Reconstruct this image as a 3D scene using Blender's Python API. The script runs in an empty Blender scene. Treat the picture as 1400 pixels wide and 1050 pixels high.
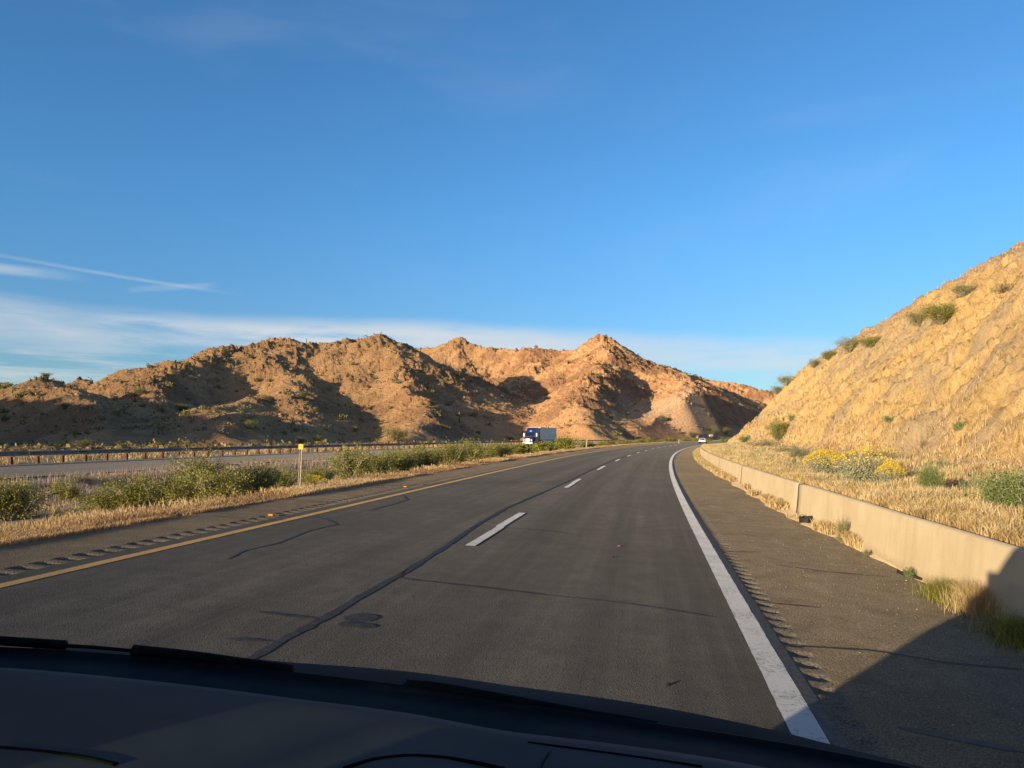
import bpy, bmesh, math, random
import numpy as np
from mathutils import Vector, Matrix
random.seed(7); RNG = np.random.default_rng(7)
R = math.radians
SC = bpy.context.scene
COL = SC.collection
# ------------------------------------------------------------------ camera, sky, sun, exposure
CAM_Z = 1.85
FPX, CX, HY = 972.0, 700.0, 598.0
cd = bpy.data.cameras.new('camera'); cam = bpy.data.objects.new('camera', cd); COL.objects.link(cam)
cam.location = (0, 0, CAM_Z); cam.rotation_euler = (R(90), 0, 0)
cd.sensor_width = 36; cd.lens = FPX / 1400 * 36; cd.shift_y = (HY - 525) / 1400
cd.clip_start = 0.05; cd.clip_end = 20000
SC.camera = cam
SUN_EL, SUN_AZ = 7.6, 44.0         # light travels towards azimuth 44 deg (clockwise from +Y)
world = bpy.data.worlds.new('World'); SC.world = world; world.use_nodes = True
def build_world():
    nt = world.node_tree; N = nt.nodes; L = nt.links; N.clear()
    out = N.new('ShaderNodeOutputWorld'); bg = N.new('ShaderNodeBackground')
    bg.inputs['Strength'].default_value = 0.108
    sky = N.new('ShaderNodeTexSky'); sky.sky_type = 'NISHITA'; sky.sun_disc = False
    sky.sun_elevation = R(SUN_EL + 1.5); sky.sun_rotation = R(SUN_AZ + 180)
    sky.air_density = 1.0; sky.dust_density = 0.3; sky.ozone_density = 1.6; sky.altitude = 300
    tc = N.new('ShaderNodeTexCoord')
    sep = N.new('ShaderNodeSeparateXYZ'); L.new(tc.outputs['Generated'], sep.inputs[0])
    def M(op, a, b=None, c=None):
        m = N.new('ShaderNodeMath'); m.operation = op
        for i, v in enumerate((a, b, c)):
            if v is None: continue
            if isinstance(v, (int, float)): m.inputs[i].default_value = v
            else: L.new(v, m.inputs[i])
        return m.outputs[0]
    def mapr(v, a, b, c=0.0, d=1.0, smooth=True):
        m = N.new('ShaderNodeMapRange'); m.interpolation_type = 'SMOOTHSTEP' if smooth else 'LINEAR'
        L.new(v, m.inputs[0]); m.inputs[1].default_value = a; m.inputs[2].default_value = b
        m.inputs[3].default_value = c; m.inputs[4].default_value = d
        return m.outputs[0]
    x, y, z = sep.outputs
    az = M('ARCTAN2', x, y); el = M('ARCTANGENT', M('DIVIDE', z, M('SQRT', M('ADD', M('MULTIPLY', x, x), M('MULTIPLY', y, y)))))
    def vec(sx, sy, off=0.0):
        c = N.new('ShaderNodeCombineXYZ'); L.new(M('MULTIPLY', az, sx), c.inputs[0]); L.new(M('MULTIPLY', el, sy), c.inputs[1]); c.inputs[2].default_value = off
        return c.outputs[0]
    def noise(v, scale, detail=5, rough=.6, dist=0.0):
        n = N.new('ShaderNodeTexNoise'); L.new(v, n.inputs['Vector']); n.inputs['Scale'].default_value = scale
        n.inputs['Detail'].default_value = detail; n.inputs['Roughness'].default_value = rough; n.inputs['Distortion'].default_value = dist
        return n.outputs[0]
    # low cirrus band wrapping round the sky
    wob = M('MULTIPLY', M('SUBTRACT', noise(vec(2.2, 2.0, 3.1), 1.0, 3), .5), .045)
    elw = M('ADD', el, wob)
    n1 = noise(vec(5.0, 34.0, 1.7), 1.0, 7, .62, .35)
    n2 = noise(vec(2.6, 16.0, 9.3), 1.0, 4, .55)
    centre = M('SUBTRACT', 0.133, M('MULTIPLY', M('MAXIMUM', az, 0.02), 0.085))
    d = M('ABSOLUTE', M('SUBTRACT', elw, centre))
    band = mapr(d, .006, .034, 1, 0)
    band = M('MULTIPLY', band, mapr(n1, .22, .52))
    band = M('MULTIPLY', band, mapr(n2, .28, .52, .35, 1))
    band = M('MULTIPLY', band, mapr(az, .02, .16, 1, .62))
    low = M('MULTIPLY', M('MULTIPLY', mapr(el, .02, .05), mapr(el, .09, .12, 1, 0)), mapr(noise(vec(3.0, 40.0, 5.5), 1.0, 6, .6), .38, .62, 0, .75))
    low = M('MULTIPLY', low, mapr(az, -.5, .0, 1, .4))
    # little cloud bar, far left
    def streak(a0, a1, e0, e1, w, amp, sc, lo, hi, off):
        t = M('DIVIDE', M('SUBTRACT', az, a0), a1 - a0)
        ec = M('ADD', M('MULTIPLY', t, e1 - e0), e0)
        ec = M('ADD', ec, M('MULTIPLY', M('SUBTRACT', noise(vec(9, 3, off), 1.0, 2), .5), .004))
        dd = M('ABSOLUTE', M('SUBTRACT', el, ec))
        m = mapr(dd, w * .15, w, 1, 0)
        m = M('MULTIPLY', m, M('MULTIPLY', mapr(t, 0, .12), mapr(t, .75, 1, 1, 0)))
        m = M('MULTIPLY', m, mapr(noise(vec(sc, sc * 5, off + 2), 1.0, 6, .6), lo, hi))
        return M('MULTIPLY', m, amp)
    s1 = streak(-.95, -.522, .190, .190, .0085, .5, 9, .25, .55, 11.0)
    s2 = streak(-.80, -.345, .218, .184, .0034, .26, 7, .2, .6, 21.0)
    s3 = streak(-.50, -.385, .180, .197, .0060, .2, 12, .3, .6, 31.0)
    veil = M('MULTIPLY', mapr(noise(vec(2.2, 7.0, 44.0), 1.0, 5, .55, .6), .48, .80), M('MULTIPLY', mapr(el, .12, .35, 0, .10), mapr(el, .45, .8, 1, .3)))
    tot = M('ADD', M('ADD', band, low), M('ADD', M('ADD', s1, s2), M('ADD', s3, veil)))
    tot = M('MINIMUM', M('MULTIPLY', tot, .85), .80)
    mix = N.new('ShaderNodeMix'); mix.data_type = 'RGBA'
    L.new(tot, mix.inputs[0])
    grade = N.new('ShaderNodeMix'); grade.data_type = 'RGBA'; grade.blend_type = 'MULTIPLY'; grade.inputs[0].default_value = 1
    L.new(sky.outputs[0], grade.inputs[6])
    tint = N.new('ShaderNodeMix'); tint.data_type = 'RGBA'; L.new(mapr(el, .06, .34), tint.inputs[0])
    tint.inputs[6].default_value = (0.44, 0.68, 1.00, 1); tint.inputs[7].default_value = (0.44, 0.87, 1.28, 1)
    # the sky round the low sun itself stays warm and white
    dt = N.new('ShaderNodeVectorMath'); dt.operation = 'DOT_PRODUCT'; L.new(tc.outputs['Generated'], dt.inputs[0]); dt.inputs[1].default_value = (-math.sin(R(SUN_AZ)), -math.cos(R(SUN_AZ)), .12)
    warm = N.new('ShaderNodeMix'); warm.data_type = 'RGBA'; L.new(mapr(dt.outputs['Value'], -.10, .95), warm.inputs[0])
    L.new(tint.outputs[2], warm.inputs[6]); warm.inputs[7].default_value = (1.0, .84, .95, 1)
    L.new(warm.outputs[2], grade.inputs[7])
    L.new(grade.outputs[2], mix.inputs[6]); mix.inputs[7].default_value = (4.0, 4.1, 4.25, 1)
    L.new(mix.outputs[2], bg.inputs[0]); L.new(bg.outputs[0], out.inputs[0])
build_world()
sl = bpy.data.lights.new('sun', 'SUN'); sun = bpy.data.objects.new('sun', sl); COL.objects.link(sun)
sl.energy = 5.0; sl.angle = R(0.55); sl.color = (1.0, 0.80, 0.55)
trav = Vector((math.sin(R(SUN_AZ)) * math.cos(R(SUN_EL)), math.cos(R(SUN_AZ)) * math.cos(R(SUN_EL)), -math.sin(R(SUN_EL))))
sun.rotation_euler = trav.to_track_quat('-Z', 'Y').to_euler(); sun.location = (-60, -60, 60)
SC.view_settings.view_transform = 'Standard'; SC.view_settings.look = 'None'
SC.view_settings.exposure = 0.78; SC.view_settings.gamma = 1.0; SC.view_settings.use_curve_mapping = False

# ------------------------------------------------------------------ tagging and mesh helpers
def tag(o, label=None, cat=None, group=None, kind=None):
    if label: o['label'] = label
    if cat: o['category'] = cat
    if group: o['group'] = group
    if kind: o['kind'] = kind
    return o
def link(o, parent=None):
    COL.objects.link(o)
    if parent is not None: o.parent = parent
    return o
def empty(name, loc=(0, 0, 0), rot=(0, 0, 0)):
    o = bpy.data.objects.new(name, None); o.location = loc; o.rotation_euler = rot; o.empty_display_size = .3
    return link(o)
def np_mesh(name, V, F, mat=None, uv=None, rnd=None, smooth=False):
    """V (n,3); F (m,k) same sized faces"""
    V = np.asarray(V, dtype=np.float32); F = np.asarray(F, dtype=np.int32)
    me = bpy.data.meshes.new(name); k = F.shape[1]
    me.vertices.add(len(V)); me.vertices.foreach_set('co', V.ravel())
    me.loops.add(F.size); me.loops.foreach_set('vertex_index', F.ravel())
    me.polygons.add(len(F)); me.polygons.foreach_set('loop_start', np.arange(0, F.size, k, dtype=np.int32))
    me.polygons.foreach_set('loop_total', np.full(len(F), k, dtype=np.int32))
    if smooth: me.polygons.foreach_set('use_smooth', np.ones(len(F), dtype=bool))
    if uv is not None:
        u = me.uv_layers.new(name='UVMap'); u.data.foreach_set('uv', np.asarray(uv, dtype=np.float32)[F.ravel()].ravel())
    if rnd is not None:
        a = me.attributes.new('rnd', 'FLOAT', 'POINT'); a.data.foreach_set('value', np.asarray(rnd, dtype=np.float32))
    if mat: me.materials.append(mat)
    me.update(calc_edges=True)
    return me
def np_obj(name, V, F, mat=None, parent=None, **kw):
    return link(bpy.data.objects.new(name, np_mesh(name, V, F, mat, **kw)), parent)
def grid_faces(nr, nc):
    i = np.arange(nr - 1)[:, None] * nc + np.arange(nc - 1)[None, :]
    return np.stack([i, i + 1, i + nc + 1, i + nc], -1).reshape(-1, 4)
def bm_obj(name, bm, mat=None, parent=None, bevel=0, smooth=False):
    if bevel:
        bmesh.ops.bevel(bm, geom=[e for e in bm.edges if len(e.link_faces) == 2 and e.calc_face_angle(0) > .5], offset=bevel, segments=2, affect='EDGES', profile=.6)
    bmesh.ops.recalc_face_normals(bm, faces=bm.faces)
    me = bpy.data.meshes.new(name); bm.to_mesh(me); bm.free()
    if smooth:
        me.polygons.foreach_set('use_smooth', np.ones(len(me.polygons), dtype=bool))
    if mat: me.materials.append(mat)
    return link(bpy.data.objects.new(name, me), parent)
def add_box(bm, x0, x1, y0, y1, z0, z1):
    vs = [bm.verts.new(p) for p in ((x0, y0, z0), (x1, y0, z0), (x1, y1, z0), (x0, y1, z0), (x0, y0, z1), (x1, y0, z1), (x1, y1, z1), (x0, y1, z1))]
    for f in ((0, 3, 2, 1), (4, 5, 6, 7), (0, 1, 5, 4), (1, 2, 6, 5), (2, 3, 7, 6), (3, 0, 4, 7)): bm.faces.new([vs[i] for i in f])
def add_prism(bm, prof, x0, x1, inset=None):
    """side profile (y,z) extruded across x; inset = list of x shrink per profile point"""
    inset = inset or [0] * len(prof)
    a = [bm.verts.new((x0 + i, y, z)) for (y, z), i in zip(prof, inset)]
    b = [bm.verts.new((x1 - i, y, z)) for (y, z), i in zip(prof, inset)]
    n = len(prof)
    for i in range(n): bm.faces.new((a[i], a[(i + 1) % n], b[(i + 1) % n], b[i]))
    bm.faces.new(a[::-1]); bm.faces.new(b)
def add_cyl(bm, c, axis, r, h, seg=16, r2=None):
    q = Vector((0, 0, 1)).rotation_difference(Vector(axis)).to_matrix().to_4x4()
    bmesh.ops.create_cone(bm, cap_ends=True, segments=seg, radius1=r, radius2=r if r2 is None else r2, depth=h, matrix=Matrix.Translation(c) @ q)
def add_tube(bm, pts, r, seg=8):
    pts = [Vector(p) for p in pts]; rings = []
    rr = r if isinstance(r, (list, tuple)) else [r] * len(pts)
    for i, p in enumerate(pts):
        t = (pts[min(i + 1, len(pts) - 1)] - pts[max(i - 1, 0)]).normalized()
        u = t.cross(Vector((0, 0, 1))); u = u.normalized() if u.length > 1e-3 else Vector((1, 0, 0)); v = t.cross(u)
        rings.append([bm.verts.new(p + (u * math.cos(a) + v * math.sin(a)) * rr[i]) for a in [2 * math.pi * k / seg for k in range(seg)]])
    for A, B in zip(rings, rings[1:]):
        for k in range(seg): bm.faces.new((A[k], A[(k + 1) % seg], B[(k + 1) % seg], B[k]))
    bm.faces.new(rings[0][::-1]); bm.faces.new(rings[-1])

# ------------------------------------------------------------------ noise
def _hash(ix, iy, seed):
    h = (ix.astype(np.int64) * 374761393 + iy.astype(np.int64) * 668265263 + seed * 974711) & 0xFFFFFFFF
    h = ((h ^ (h >> 13)) * 1274126177) & 0xFFFFFFFF
    h = h ^ (h >> 16)
    return h
def perlin(x, y, seed=0):
    x0 = np.floor(x); y0 = np.floor(y); fx = x - x0; fy = y - y0
    u = fx * fx * fx * (fx * (fx * 6 - 15) + 10); v = fy * fy * fy * (fy * (fy * 6 - 15) + 10)
    def g(ix, iy, dx, dy):
        a = (_hash(ix, iy, seed) & 1023) * (2 * math.pi / 1024)
        return np.cos(a) * dx + np.sin(a) * dy
    n00 = g(x0, y0, fx, fy); n10 = g(x0 + 1, y0, fx - 1, fy); n01 = g(x0, y0 + 1, fx, fy - 1); n11 = g(x0 + 1, y0 + 1, fx - 1, fy - 1)
    a = n00 + u * (n10 - n00); b = n01 + u * (n11 - n01)
    return (a + v * (b - a)) * 1.41
def fbm(x, y, sc, octv=4, seed=0, gain=.5):
    r = 0; a = 1; t = 0
    for o in range(octv):
        r = r + a * perlin(x / sc + 13.7 * o, y / sc - 7.1 * o, seed + o); t += a; a *= gain; sc /= 2.03
    return r / t
def ridged(x, y, sc, octv=4, seed=0, gain=.5):
    r = 0; a = 1; t = 0
    for o in range(octv):
        r = r + a * (1 - 2 * np.abs(perlin(x / sc + 3.3 * o, y / sc + 9.1 * o, seed + o))); t += a; a *= gain; sc /= 2.1
    return r / t
def sst(a, b, x):
    t = np.clip((x - a) / (b - a), 0, 1); return t * t * (3 - 2 * t)

# ------------------------------------------------------------------ road alignment (s along right edge line, lat to the right)
DS = .5; S0 = -40.0
_s = np.arange(S0, 760, DS)
_psi = np.radians(10.8 + np.clip(_s - 14, 0, None) * .0510 + np.clip(_s - 230, 0, 330) * .075)
_tx = np.sin(_psi); _ty = np.cos(_psi)
_X = np.concatenate([[0], np.cumsum(_tx[:-1] * DS)]); _Y = np.concatenate([[0], np.cumsum(_ty[:-1] * DS)])
_i0 = int(round((0 - S0) / DS)); LATC = 0.98
_X += LATC * math.cos(_psi[_i0]) - _X[_i0]; _Y += -LATC * math.sin(_psi[_i0]) - _Y[_i0]
def W(s, lat):
    s = np.asarray(s, dtype=float); lat = np.asarray(lat, dtype=float)
    x = np.interp(s, _s, _X); y = np.interp(s, _s, _Y); p = np.interp(s, _s, _psi)
    return x + lat * np.cos(p), y - lat * np.sin(p)
def head(s): return float(np.interp(s, _s, _psi))
def SL(X, Y):
    X = np.asarray(X, float); Y = np.asarray(Y, float)
    s = Y.copy()
    for _ in range(14):
        s = np.clip(s, S0, 755)
        x = np.interp(s, _s, _X); y = np.interp(s, _s, _Y); p = np.interp(s, _s, _psi)
        s = s + .8 * ((X - x) * np.sin(p) + (Y - y) * np.cos(p))
    s = np.clip(s, S0, 755)
    x = np.interp(s, _s, _X); y = np.interp(s, _s, _Y); p = np.interp(s, _s, _psi)
    return s, (X - x) * np.cos(p) - (Y - y) * np.sin(p)
def ecc(s): return .050 + .013 * sst(10, 55, s)
def zroad(s, lat): return -ecc(np.asarray(s, float)) * np.asarray(lat, float)
def px2(x, y, zf):
    Z = 20.0
    for _ in range(60):
        X = (x - CX) / FPX * Z
        s, l = SL(np.array([X]), np.array([Z])); z = float(zf(s, l)[0])
        Z = .5 * Z + .5 * FPX * (CAM_Z - z) / (y - HY)
    return float(s[0]), float(l[0])
def px2road(x, y): return px2(x, y, zroad)
EDGE_L, EDGE_R = -9.15, 3.2
OPP0, OPP1, OPPZ = -27.6, -40.0, .12

def P3(x, y, Z): return np.array([(x - CX) / FPX * Z, Z, CAM_Z + (HY - y) / FPX * Z])
# ------------------------------------------------------------------ materials
class MT:
    def __init__(s, name):
        s.m = bpy.data.materials.new(name); s.m.use_nodes = True; s.nt = s.m.node_tree; s.N = s.nt.nodes; s.L = s.nt.links
        s.b = s.N['Principled BSDF']; s.tc = s.N.new('ShaderNodeTexCoord'); s.b.inputs['Specular IOR Level'].default_value = .3
    def coord(s, kind='Object', scale=(1, 1, 1), rot=(0, 0, 0)):
        m = s.N.new('ShaderNodeMapping'); s.L.new(s.tc.outputs[kind], m.inputs[0]); m.inputs['Scale'].default_value = scale; m.inputs['Rotation'].default_value = rot
        return m.outputs[0]
    def noise(s, v, scale, detail=4, rough=.55, dist=0):
        n = s.N.new('ShaderNodeTexNoise'); s.L.new(v, n.inputs['Vector']); n.inputs['Scale'].default_value = scale; n.inputs['Detail'].default_value = detail
        n.inputs['Roughness'].default_value = rough; n.inputs['Distortion'].default_value = dist
        return n.outputs[0]
    def vor(s, v, scale, feat='F1', out=0):
        n = s.N.new('ShaderNodeTexVoronoi'); n.feature = feat; s.L.new(v, n.inputs['Vector']); n.inputs['Scale'].default_value = scale
        return n.outputs[out]
    def ramp(s, f, *stops):
        r = s.N.new('ShaderNodeValToRGB'); s.L.new(f, r.inputs[0]); e = r.color_ramp.elements
        while len(e) < len(stops): e.new(.5)
        for k, (p, c) in enumerate(stops):
            e[k].position = p; e[k].color = (*c, 1) if not isinstance(c, (int, float)) else (c, c, c, 1)
        return r.outputs[0]
    def mapr(s, f, a, b, c=0., d=1.):
        m = s.N.new('ShaderNodeMapRange'); s.L.new(f, m.inputs[0])
        for i, v in enumerate((a, b, c, d)): m.inputs[i + 1].default_value = v
        return m.outputs[0]
    def math(s, op, a, b=None):
        m = s.N.new('ShaderNodeMath'); m.operation = op
        for i, v in enumerate((a, b)):
            if v is None: continue
            if isinstance(v, (int, float)): m.inputs[i].default_value = v
            else: s.L.new(v, m.inputs[i])
        return m.outputs[0]
    def mix(s, f, a, b, mode='MIX'):
        m = s.N.new('ShaderNodeMix'); m.data_type = 'RGBA'; m.blend_type = mode
        for i, v in ((0, f), (6, a), (7, b)):
            if isinstance(v, (int, float)): m.inputs[i].default_value = v
            elif isinstance(v, tuple): m.inputs[i].default_value = (*v, 1)
            else: s.L.new(v, m.inputs[i])
        return m.outputs[2]
    def attr(s, name):
        n = s.N.new('ShaderNodeAttribute'); n.attribute_name = name; return n.outputs['Fac']
    def bump(s, h, strength=.5, dist=.02, prev=None):
        n = s.N.new('ShaderNodeBump'); s.L.new(h, n.inputs['Height']); n.inputs['Strength'].default_value = strength; n.inputs['Distance'].default_value = dist
        if prev is not None: s.L.new(prev, n.inputs['Normal'])
        s.L.new(n.outputs[0], s.b.inputs['Normal']); return n.outputs[0]
    def col(s, c): 
        if isinstance(c, tuple): s.b.inputs['Base Color'].default_value = (*c, 1)
        else: s.L.new(c, s.b.inputs['Base Color'])
        return s
    def rough(s, r, diff=0):
        s.b.inputs['Roughness'].default_value = r
        s.b.inputs['Diffuse Roughness'].default_value = diff
        return s
    def sep_uv(s):
        n = s.N.new('ShaderNodeSeparateXYZ'); s.L.new(s.tc.outputs['UV'], n.inputs[0]); return n.outputs

def asphalt(name, dark, light, coarse, bumpd, wheel=True):
    m = MT(name); v = m.coord(); u = m.sep_uv()
    big = m.noise(v, .35, 4); mid = m.noise(v, 3.0, 5, .6); fine = m.noise(v, coarse, 3, .7)
    spk = m.vor(v, coarse * .55)
    f = m.math('ADD', m.math('MULTIPLY', mid, .18), m.math('MULTIPLY', fine, .82))
    c = m.ramp(f, (.38, tuple(k * .7 for k in dark)), (.63, tuple(k * 1.12 for k in light)))
    c = m.mix(m.mapr(spk, .0, .25, .6, 0), c, tuple(min(1, k * 1.9) for k in light))
    c = m.mix(m.mapr(m.vor(v, coarse * .22), .0, .13, .55, 0), c, tuple(min(1, k * 1.8) for k in light))
    if wheel:
        # polished and oil-darkened wheel tracks: soft lengthwise streaks in (s, lat)
        cs = m.N.new('ShaderNodeCombineXYZ'); m.L.new(m.math('MULTIPLY', u[0], .018), cs.inputs[0]); m.L.new(u[1], cs.inputs[1])
        st = m.noise(cs.outputs[0], 1.4, 4, .6)
        c = m.mix(m.mapr(st, .35, .65, .0, .48), c, tuple(k * .62 for k in dark))
        c = m.mix(m.mapr(m.noise(cs.outputs[0], 9, 2), .5, .75, 0, .18), c, tuple(k * 1.15 for k in light))
    c = m.mix(m.mapr(big, .38, .66, .30, 0), c, tuple(k * .8 for k in dark))
    m.col(c).rough(.93, 1.0)
    h = m.math('ADD', fine, m.math('MULTIPLY', spk, -.6))
    m.bump(h, 1.0, bumpd)
    m.b.inputs['Specular IOR Level'].default_value = .15
    return m.m
M = {}
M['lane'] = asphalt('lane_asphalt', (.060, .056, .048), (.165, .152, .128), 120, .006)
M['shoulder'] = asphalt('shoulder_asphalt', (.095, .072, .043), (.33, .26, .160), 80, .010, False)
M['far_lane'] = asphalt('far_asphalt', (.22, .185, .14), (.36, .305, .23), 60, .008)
M['rumble'] = asphalt('rumble_asphalt', (.085, .072, .052), (.24, .20, .145), 60, .012, False)
def mk_tar():
    m = MT('tar'); v = m.coord(); n = m.noise(v, 14, 5)
    m.col(m.ramp(n, (.35, (.036, .034, .030)), (.75, (.085, .078, .066)))).rough(.85); m.bump(m.noise(v, 60, 3), .5, .006); return m.m
M['tar'] = mk_tar()
def mk_tarworn():
    m = MT('worn_tar'); v = m.coord(); n = m.noise(v, 20, 5)
    m.col(m.ramp(n, (.35, (.060, .055, .046)), (.75, (.12, .11, .092)))).rough(.8); m.bump(m.noise(v, 70, 3), .6, .006); return m.m
M['worn_tar'] = mk_tarworn()
def mk_paint(name, c, wornc):
    m = MT(name); v = m.coord(); n = m.noise(v, 26, 6, .72); n2 = m.noise(v, 2.5, 4); n3 = m.noise(v, 140, 2)
    f = m.math('ADD', m.math('MULTIPLY', n, .7), m.math('MULTIPLY', n2, .3))
    cc = m.mix(m.mapr(f, .50, .60, 0, .8), c, wornc); cc = m.mix(m.mapr(n3, .35, .6, .22, 0), cc, tuple(k * .55 for k in c))
    m.col(cc).rough(.75, .6); m.bump(n3, .7, .004); return m.m
M['white_paint'] = mk_paint('white_paint', (.50, .50, .48), (.20, .19, .18))
M['yellow_paint'] = mk_paint('yellow_paint', (.54, .33, .085), (.26, .19, .10))
def mk_concrete():
    m = MT('barrier_concrete'); v = m.coord()
    n = m.noise(v, 1.1, 6, .6); n2 = m.noise(v, 24, 4); vs = m.coord(scale=(3.0, 3.0, .35)); st = m.noise(vs, 1.5, 5, .65)
    c = m.ramp(n, (.3, (.36, .285, .172)), (.7, (.43, .35, .222)))
    c = m.mix(m.mapr(st, .50, .75, 0, .38), c, (.25, .185, .11))
    c = m.mix(m.mapr(n2, .55, .8, 0, .3), c, (.44, .36, .25))
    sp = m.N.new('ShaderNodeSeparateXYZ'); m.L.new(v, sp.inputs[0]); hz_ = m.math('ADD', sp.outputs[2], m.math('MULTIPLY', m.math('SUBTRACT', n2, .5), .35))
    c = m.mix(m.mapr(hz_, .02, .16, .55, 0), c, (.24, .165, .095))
    sc_ = m.noise(m.coord(scale=(.5, .5, 9)), 1.3, 5, .7); c = m.mix(m.mapr(sc_, .62, .72, 0, .4), c, (.17, .14, .11))
    pit = m.vor(v, 9); c = m.mix(m.mapr(pit, .03, .07, .5, 0), c, (.2, .15, .1))
    m.col(c).rough(.85, .5); m.bump(n2, .35, .004); return m.m
M['concrete'] = mk_concrete()
def simple(name, c, r=.6, metal=0, vary=.15, sc=6, bump=0, coat=0):
    m = MT(name); v = m.coord(); n = m.noise(v, sc, 4)
    m.col(m.mix(m.mapr(n, .35, .65, 0, 1), tuple(k * (1 - vary) for k in c), tuple(min(1, k * (1 + vary)) for k in c))).rough(r)
    m.b.inputs['Metallic'].default_value = metal
    if coat: m.b.inputs['Coat Weight'].default_value = coat
    if bump: m.bump(m.noise(v, sc * 6, 3), .4, bump)
    return m.m
def mk_hill():
    m = MT('hill_rock'); v = m.coord()
    n = m.noise(v, .022, 6, .62, .4); n2 = m.noise(v, .16, 6, .68); n3 = m.noise(v, .9, 5, .7); ve = m.vor(m.coord(scale=(1, 1, 1.6)), .35, out=0)
    warm = m.ramp(n, (.30, (.60, .30, .125)), (.5, (.76, .43, .19)), (.70, (.50, .23, .10)))
    rock = m.ramp(n2, (.28, (.12, .062, .032)), (.6, (.42, .215, .105)))
    # rock where the surface is rough/steep (attribute) ; scree elsewhere
    rk = m.attr('rnd')
    c = m.mix(m.mapr(m.math('ADD', rk, m.math('MULTIPLY', m.math('SUBTRACT', n2, .5), .9)), .42, .62, 0, .9), warm, rock)
    pd = m.N.new('ShaderNodeVectorMath'); pd.operation = 'DISTANCE'; m.L.new(v, pd.inputs[0]); pp = P3(926, 560, 392); pd.inputs[1].default_value = tuple(pp)
    c = m.mix(m.mapr(m.math('ADD', pd.outputs['Value'], m.math('MULTIPLY', m.math('SUBTRACT', n2, .5), 40)), 18, 40, .7, 0), c, m.ramp(n3, (.3, (.56, .36, .21)), (.7, (.74, .52, .33))))
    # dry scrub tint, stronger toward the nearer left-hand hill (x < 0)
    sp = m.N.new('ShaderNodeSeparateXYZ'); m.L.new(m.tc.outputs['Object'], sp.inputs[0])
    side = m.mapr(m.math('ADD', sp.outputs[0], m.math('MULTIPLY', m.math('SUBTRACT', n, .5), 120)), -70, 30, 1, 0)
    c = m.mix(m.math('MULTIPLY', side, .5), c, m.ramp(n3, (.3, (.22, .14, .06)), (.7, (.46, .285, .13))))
    c = m.mix(m.mapr(m.noise(v, 2.2, 3, .6), .56, .66, 0, .65), c, (.11, .095, .05))
    c = m.mix(m.mapr(n3, .60, .72, 0, .5), c, (.52, .36, .23))
    m.col(c).rough(.95, .7)
    b = m.bump(m.math('ADD', n2, m.math('MULTIPLY', n3, .35)), 1.0, 1.8)
    m.bump(m.noise(v, 1.6, 6, .75), 1.0, .9, b)
    return m.m
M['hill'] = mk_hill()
def mk_cut():
    m = MT('cut_rock'); u = m.coord('UV')
    # UV = (s, distance up the face); strata dip down and away
    w = m.noise(u, .35, 3)
    r = m.N.new('ShaderNodeMapping'); r.inputs['Rotation'].default_value = (0, 0, R(38)); r.inputs['Scale'].default_value = (.30, 1.3, 1)
    m.L.new(m.tc.outputs['UV'], r.inputs[0])
    st = m.noise(r.outputs[0], .75, 8, .66, .5); st2 = m.noise(r.outputs[0], 3.2, 6, .7, .3)
    big = m.noise(u, .16, 5, .6, .6)
    wv = m.N.new('ShaderNodeVectorMath'); wv.operation = 'ADD'; cw = m.N.new('ShaderNodeCombineXYZ'); m.L.new(m.math('MULTIPLY', w, 5), cw.inputs[0]); m.L.new(m.math('MULTIPLY', st, 4.5), cw.inputs[1])
    m.L.new(r.outputs[0], wv.inputs[0]); m.L.new(cw.outputs[0], wv.inputs[1]); vc = m.N.new('ShaderNodeTexVoronoi'); vc.feature = 'DISTANCE_TO_EDGE'; vc.inputs['Scale'].default_value = 1.05; vc.inputs['Randomness'].default_value = 1; m.L.new(wv.outputs[0], vc.inputs['Vector'])
    crk = m.mapr(vc.outputs['Distance'], .0, .035, 1, 0)
    v = m.coord(); n3 = m.noise(v, 3.5, 6, .7); n4 = m.noise(v, 22, 4, .7)
    c = m.ramp(st, (.30, (.38, .235, .09)), (.42, (.62, .42, .175)), (.54, (.50, .33, .13)), (.64, (.66, .47, .22)), (.78, (.56, .39, .17)))
    c = m.mix(m.mapr(st2, .53, .66, 0, .75), c, (.36, .245, .12))  # bedding streaks darkened in the colour to stand in for small ledge shadows
    c = m.mix(m.mapr(big, .51, .60, 0, .7), c, (.38, .29, .19))
    c = m.mix(m.mapr(big, .30, .44, .5, 0), c, (.68, .44, .17))
    c = m.mix(m.mapr(n3, .58, .72, 0, .45), c, (.62, .47, .28))
    c = m.mix(m.mapr(n4, .28, .42, .6, 0), c, (.26, .17, .085))
    c = m.mix(m.math('MULTIPLY', crk, m.mapr(st2, .50, .62, 0, .75)), c, (.22, .14, .065))
    # natural ground above the face and loose soil below it, by attribute
    nat = m.attr('rnd')
    soil = m.ramp(n3, (.3, (.30, .20, .11)), (.7, (.54, .38, .23)))
    c = m.mix(m.mapr(m.math('ADD', nat, m.math('MULTIPLY', m.math('SUBTRACT', n3, .5), .6)), .4, .6), c, soil)
    m.col(c).rough(.92, .6)
    b = m.bump(m.math('SUBTRACT', m.math('ADD', st, m.math('MULTIPLY', st2, .5)), m.math('MULTIPLY', m.math('MULTIPLY', crk, m.mapr(st2, .50, .62)), .25)), 1.0, .5)
    m.bump(m.math('ADD', n3, m.math('MULTIPLY', n4, .5)), 1.0, .12, b)
    return m.m
M['cut'] = mk_cut()
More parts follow.
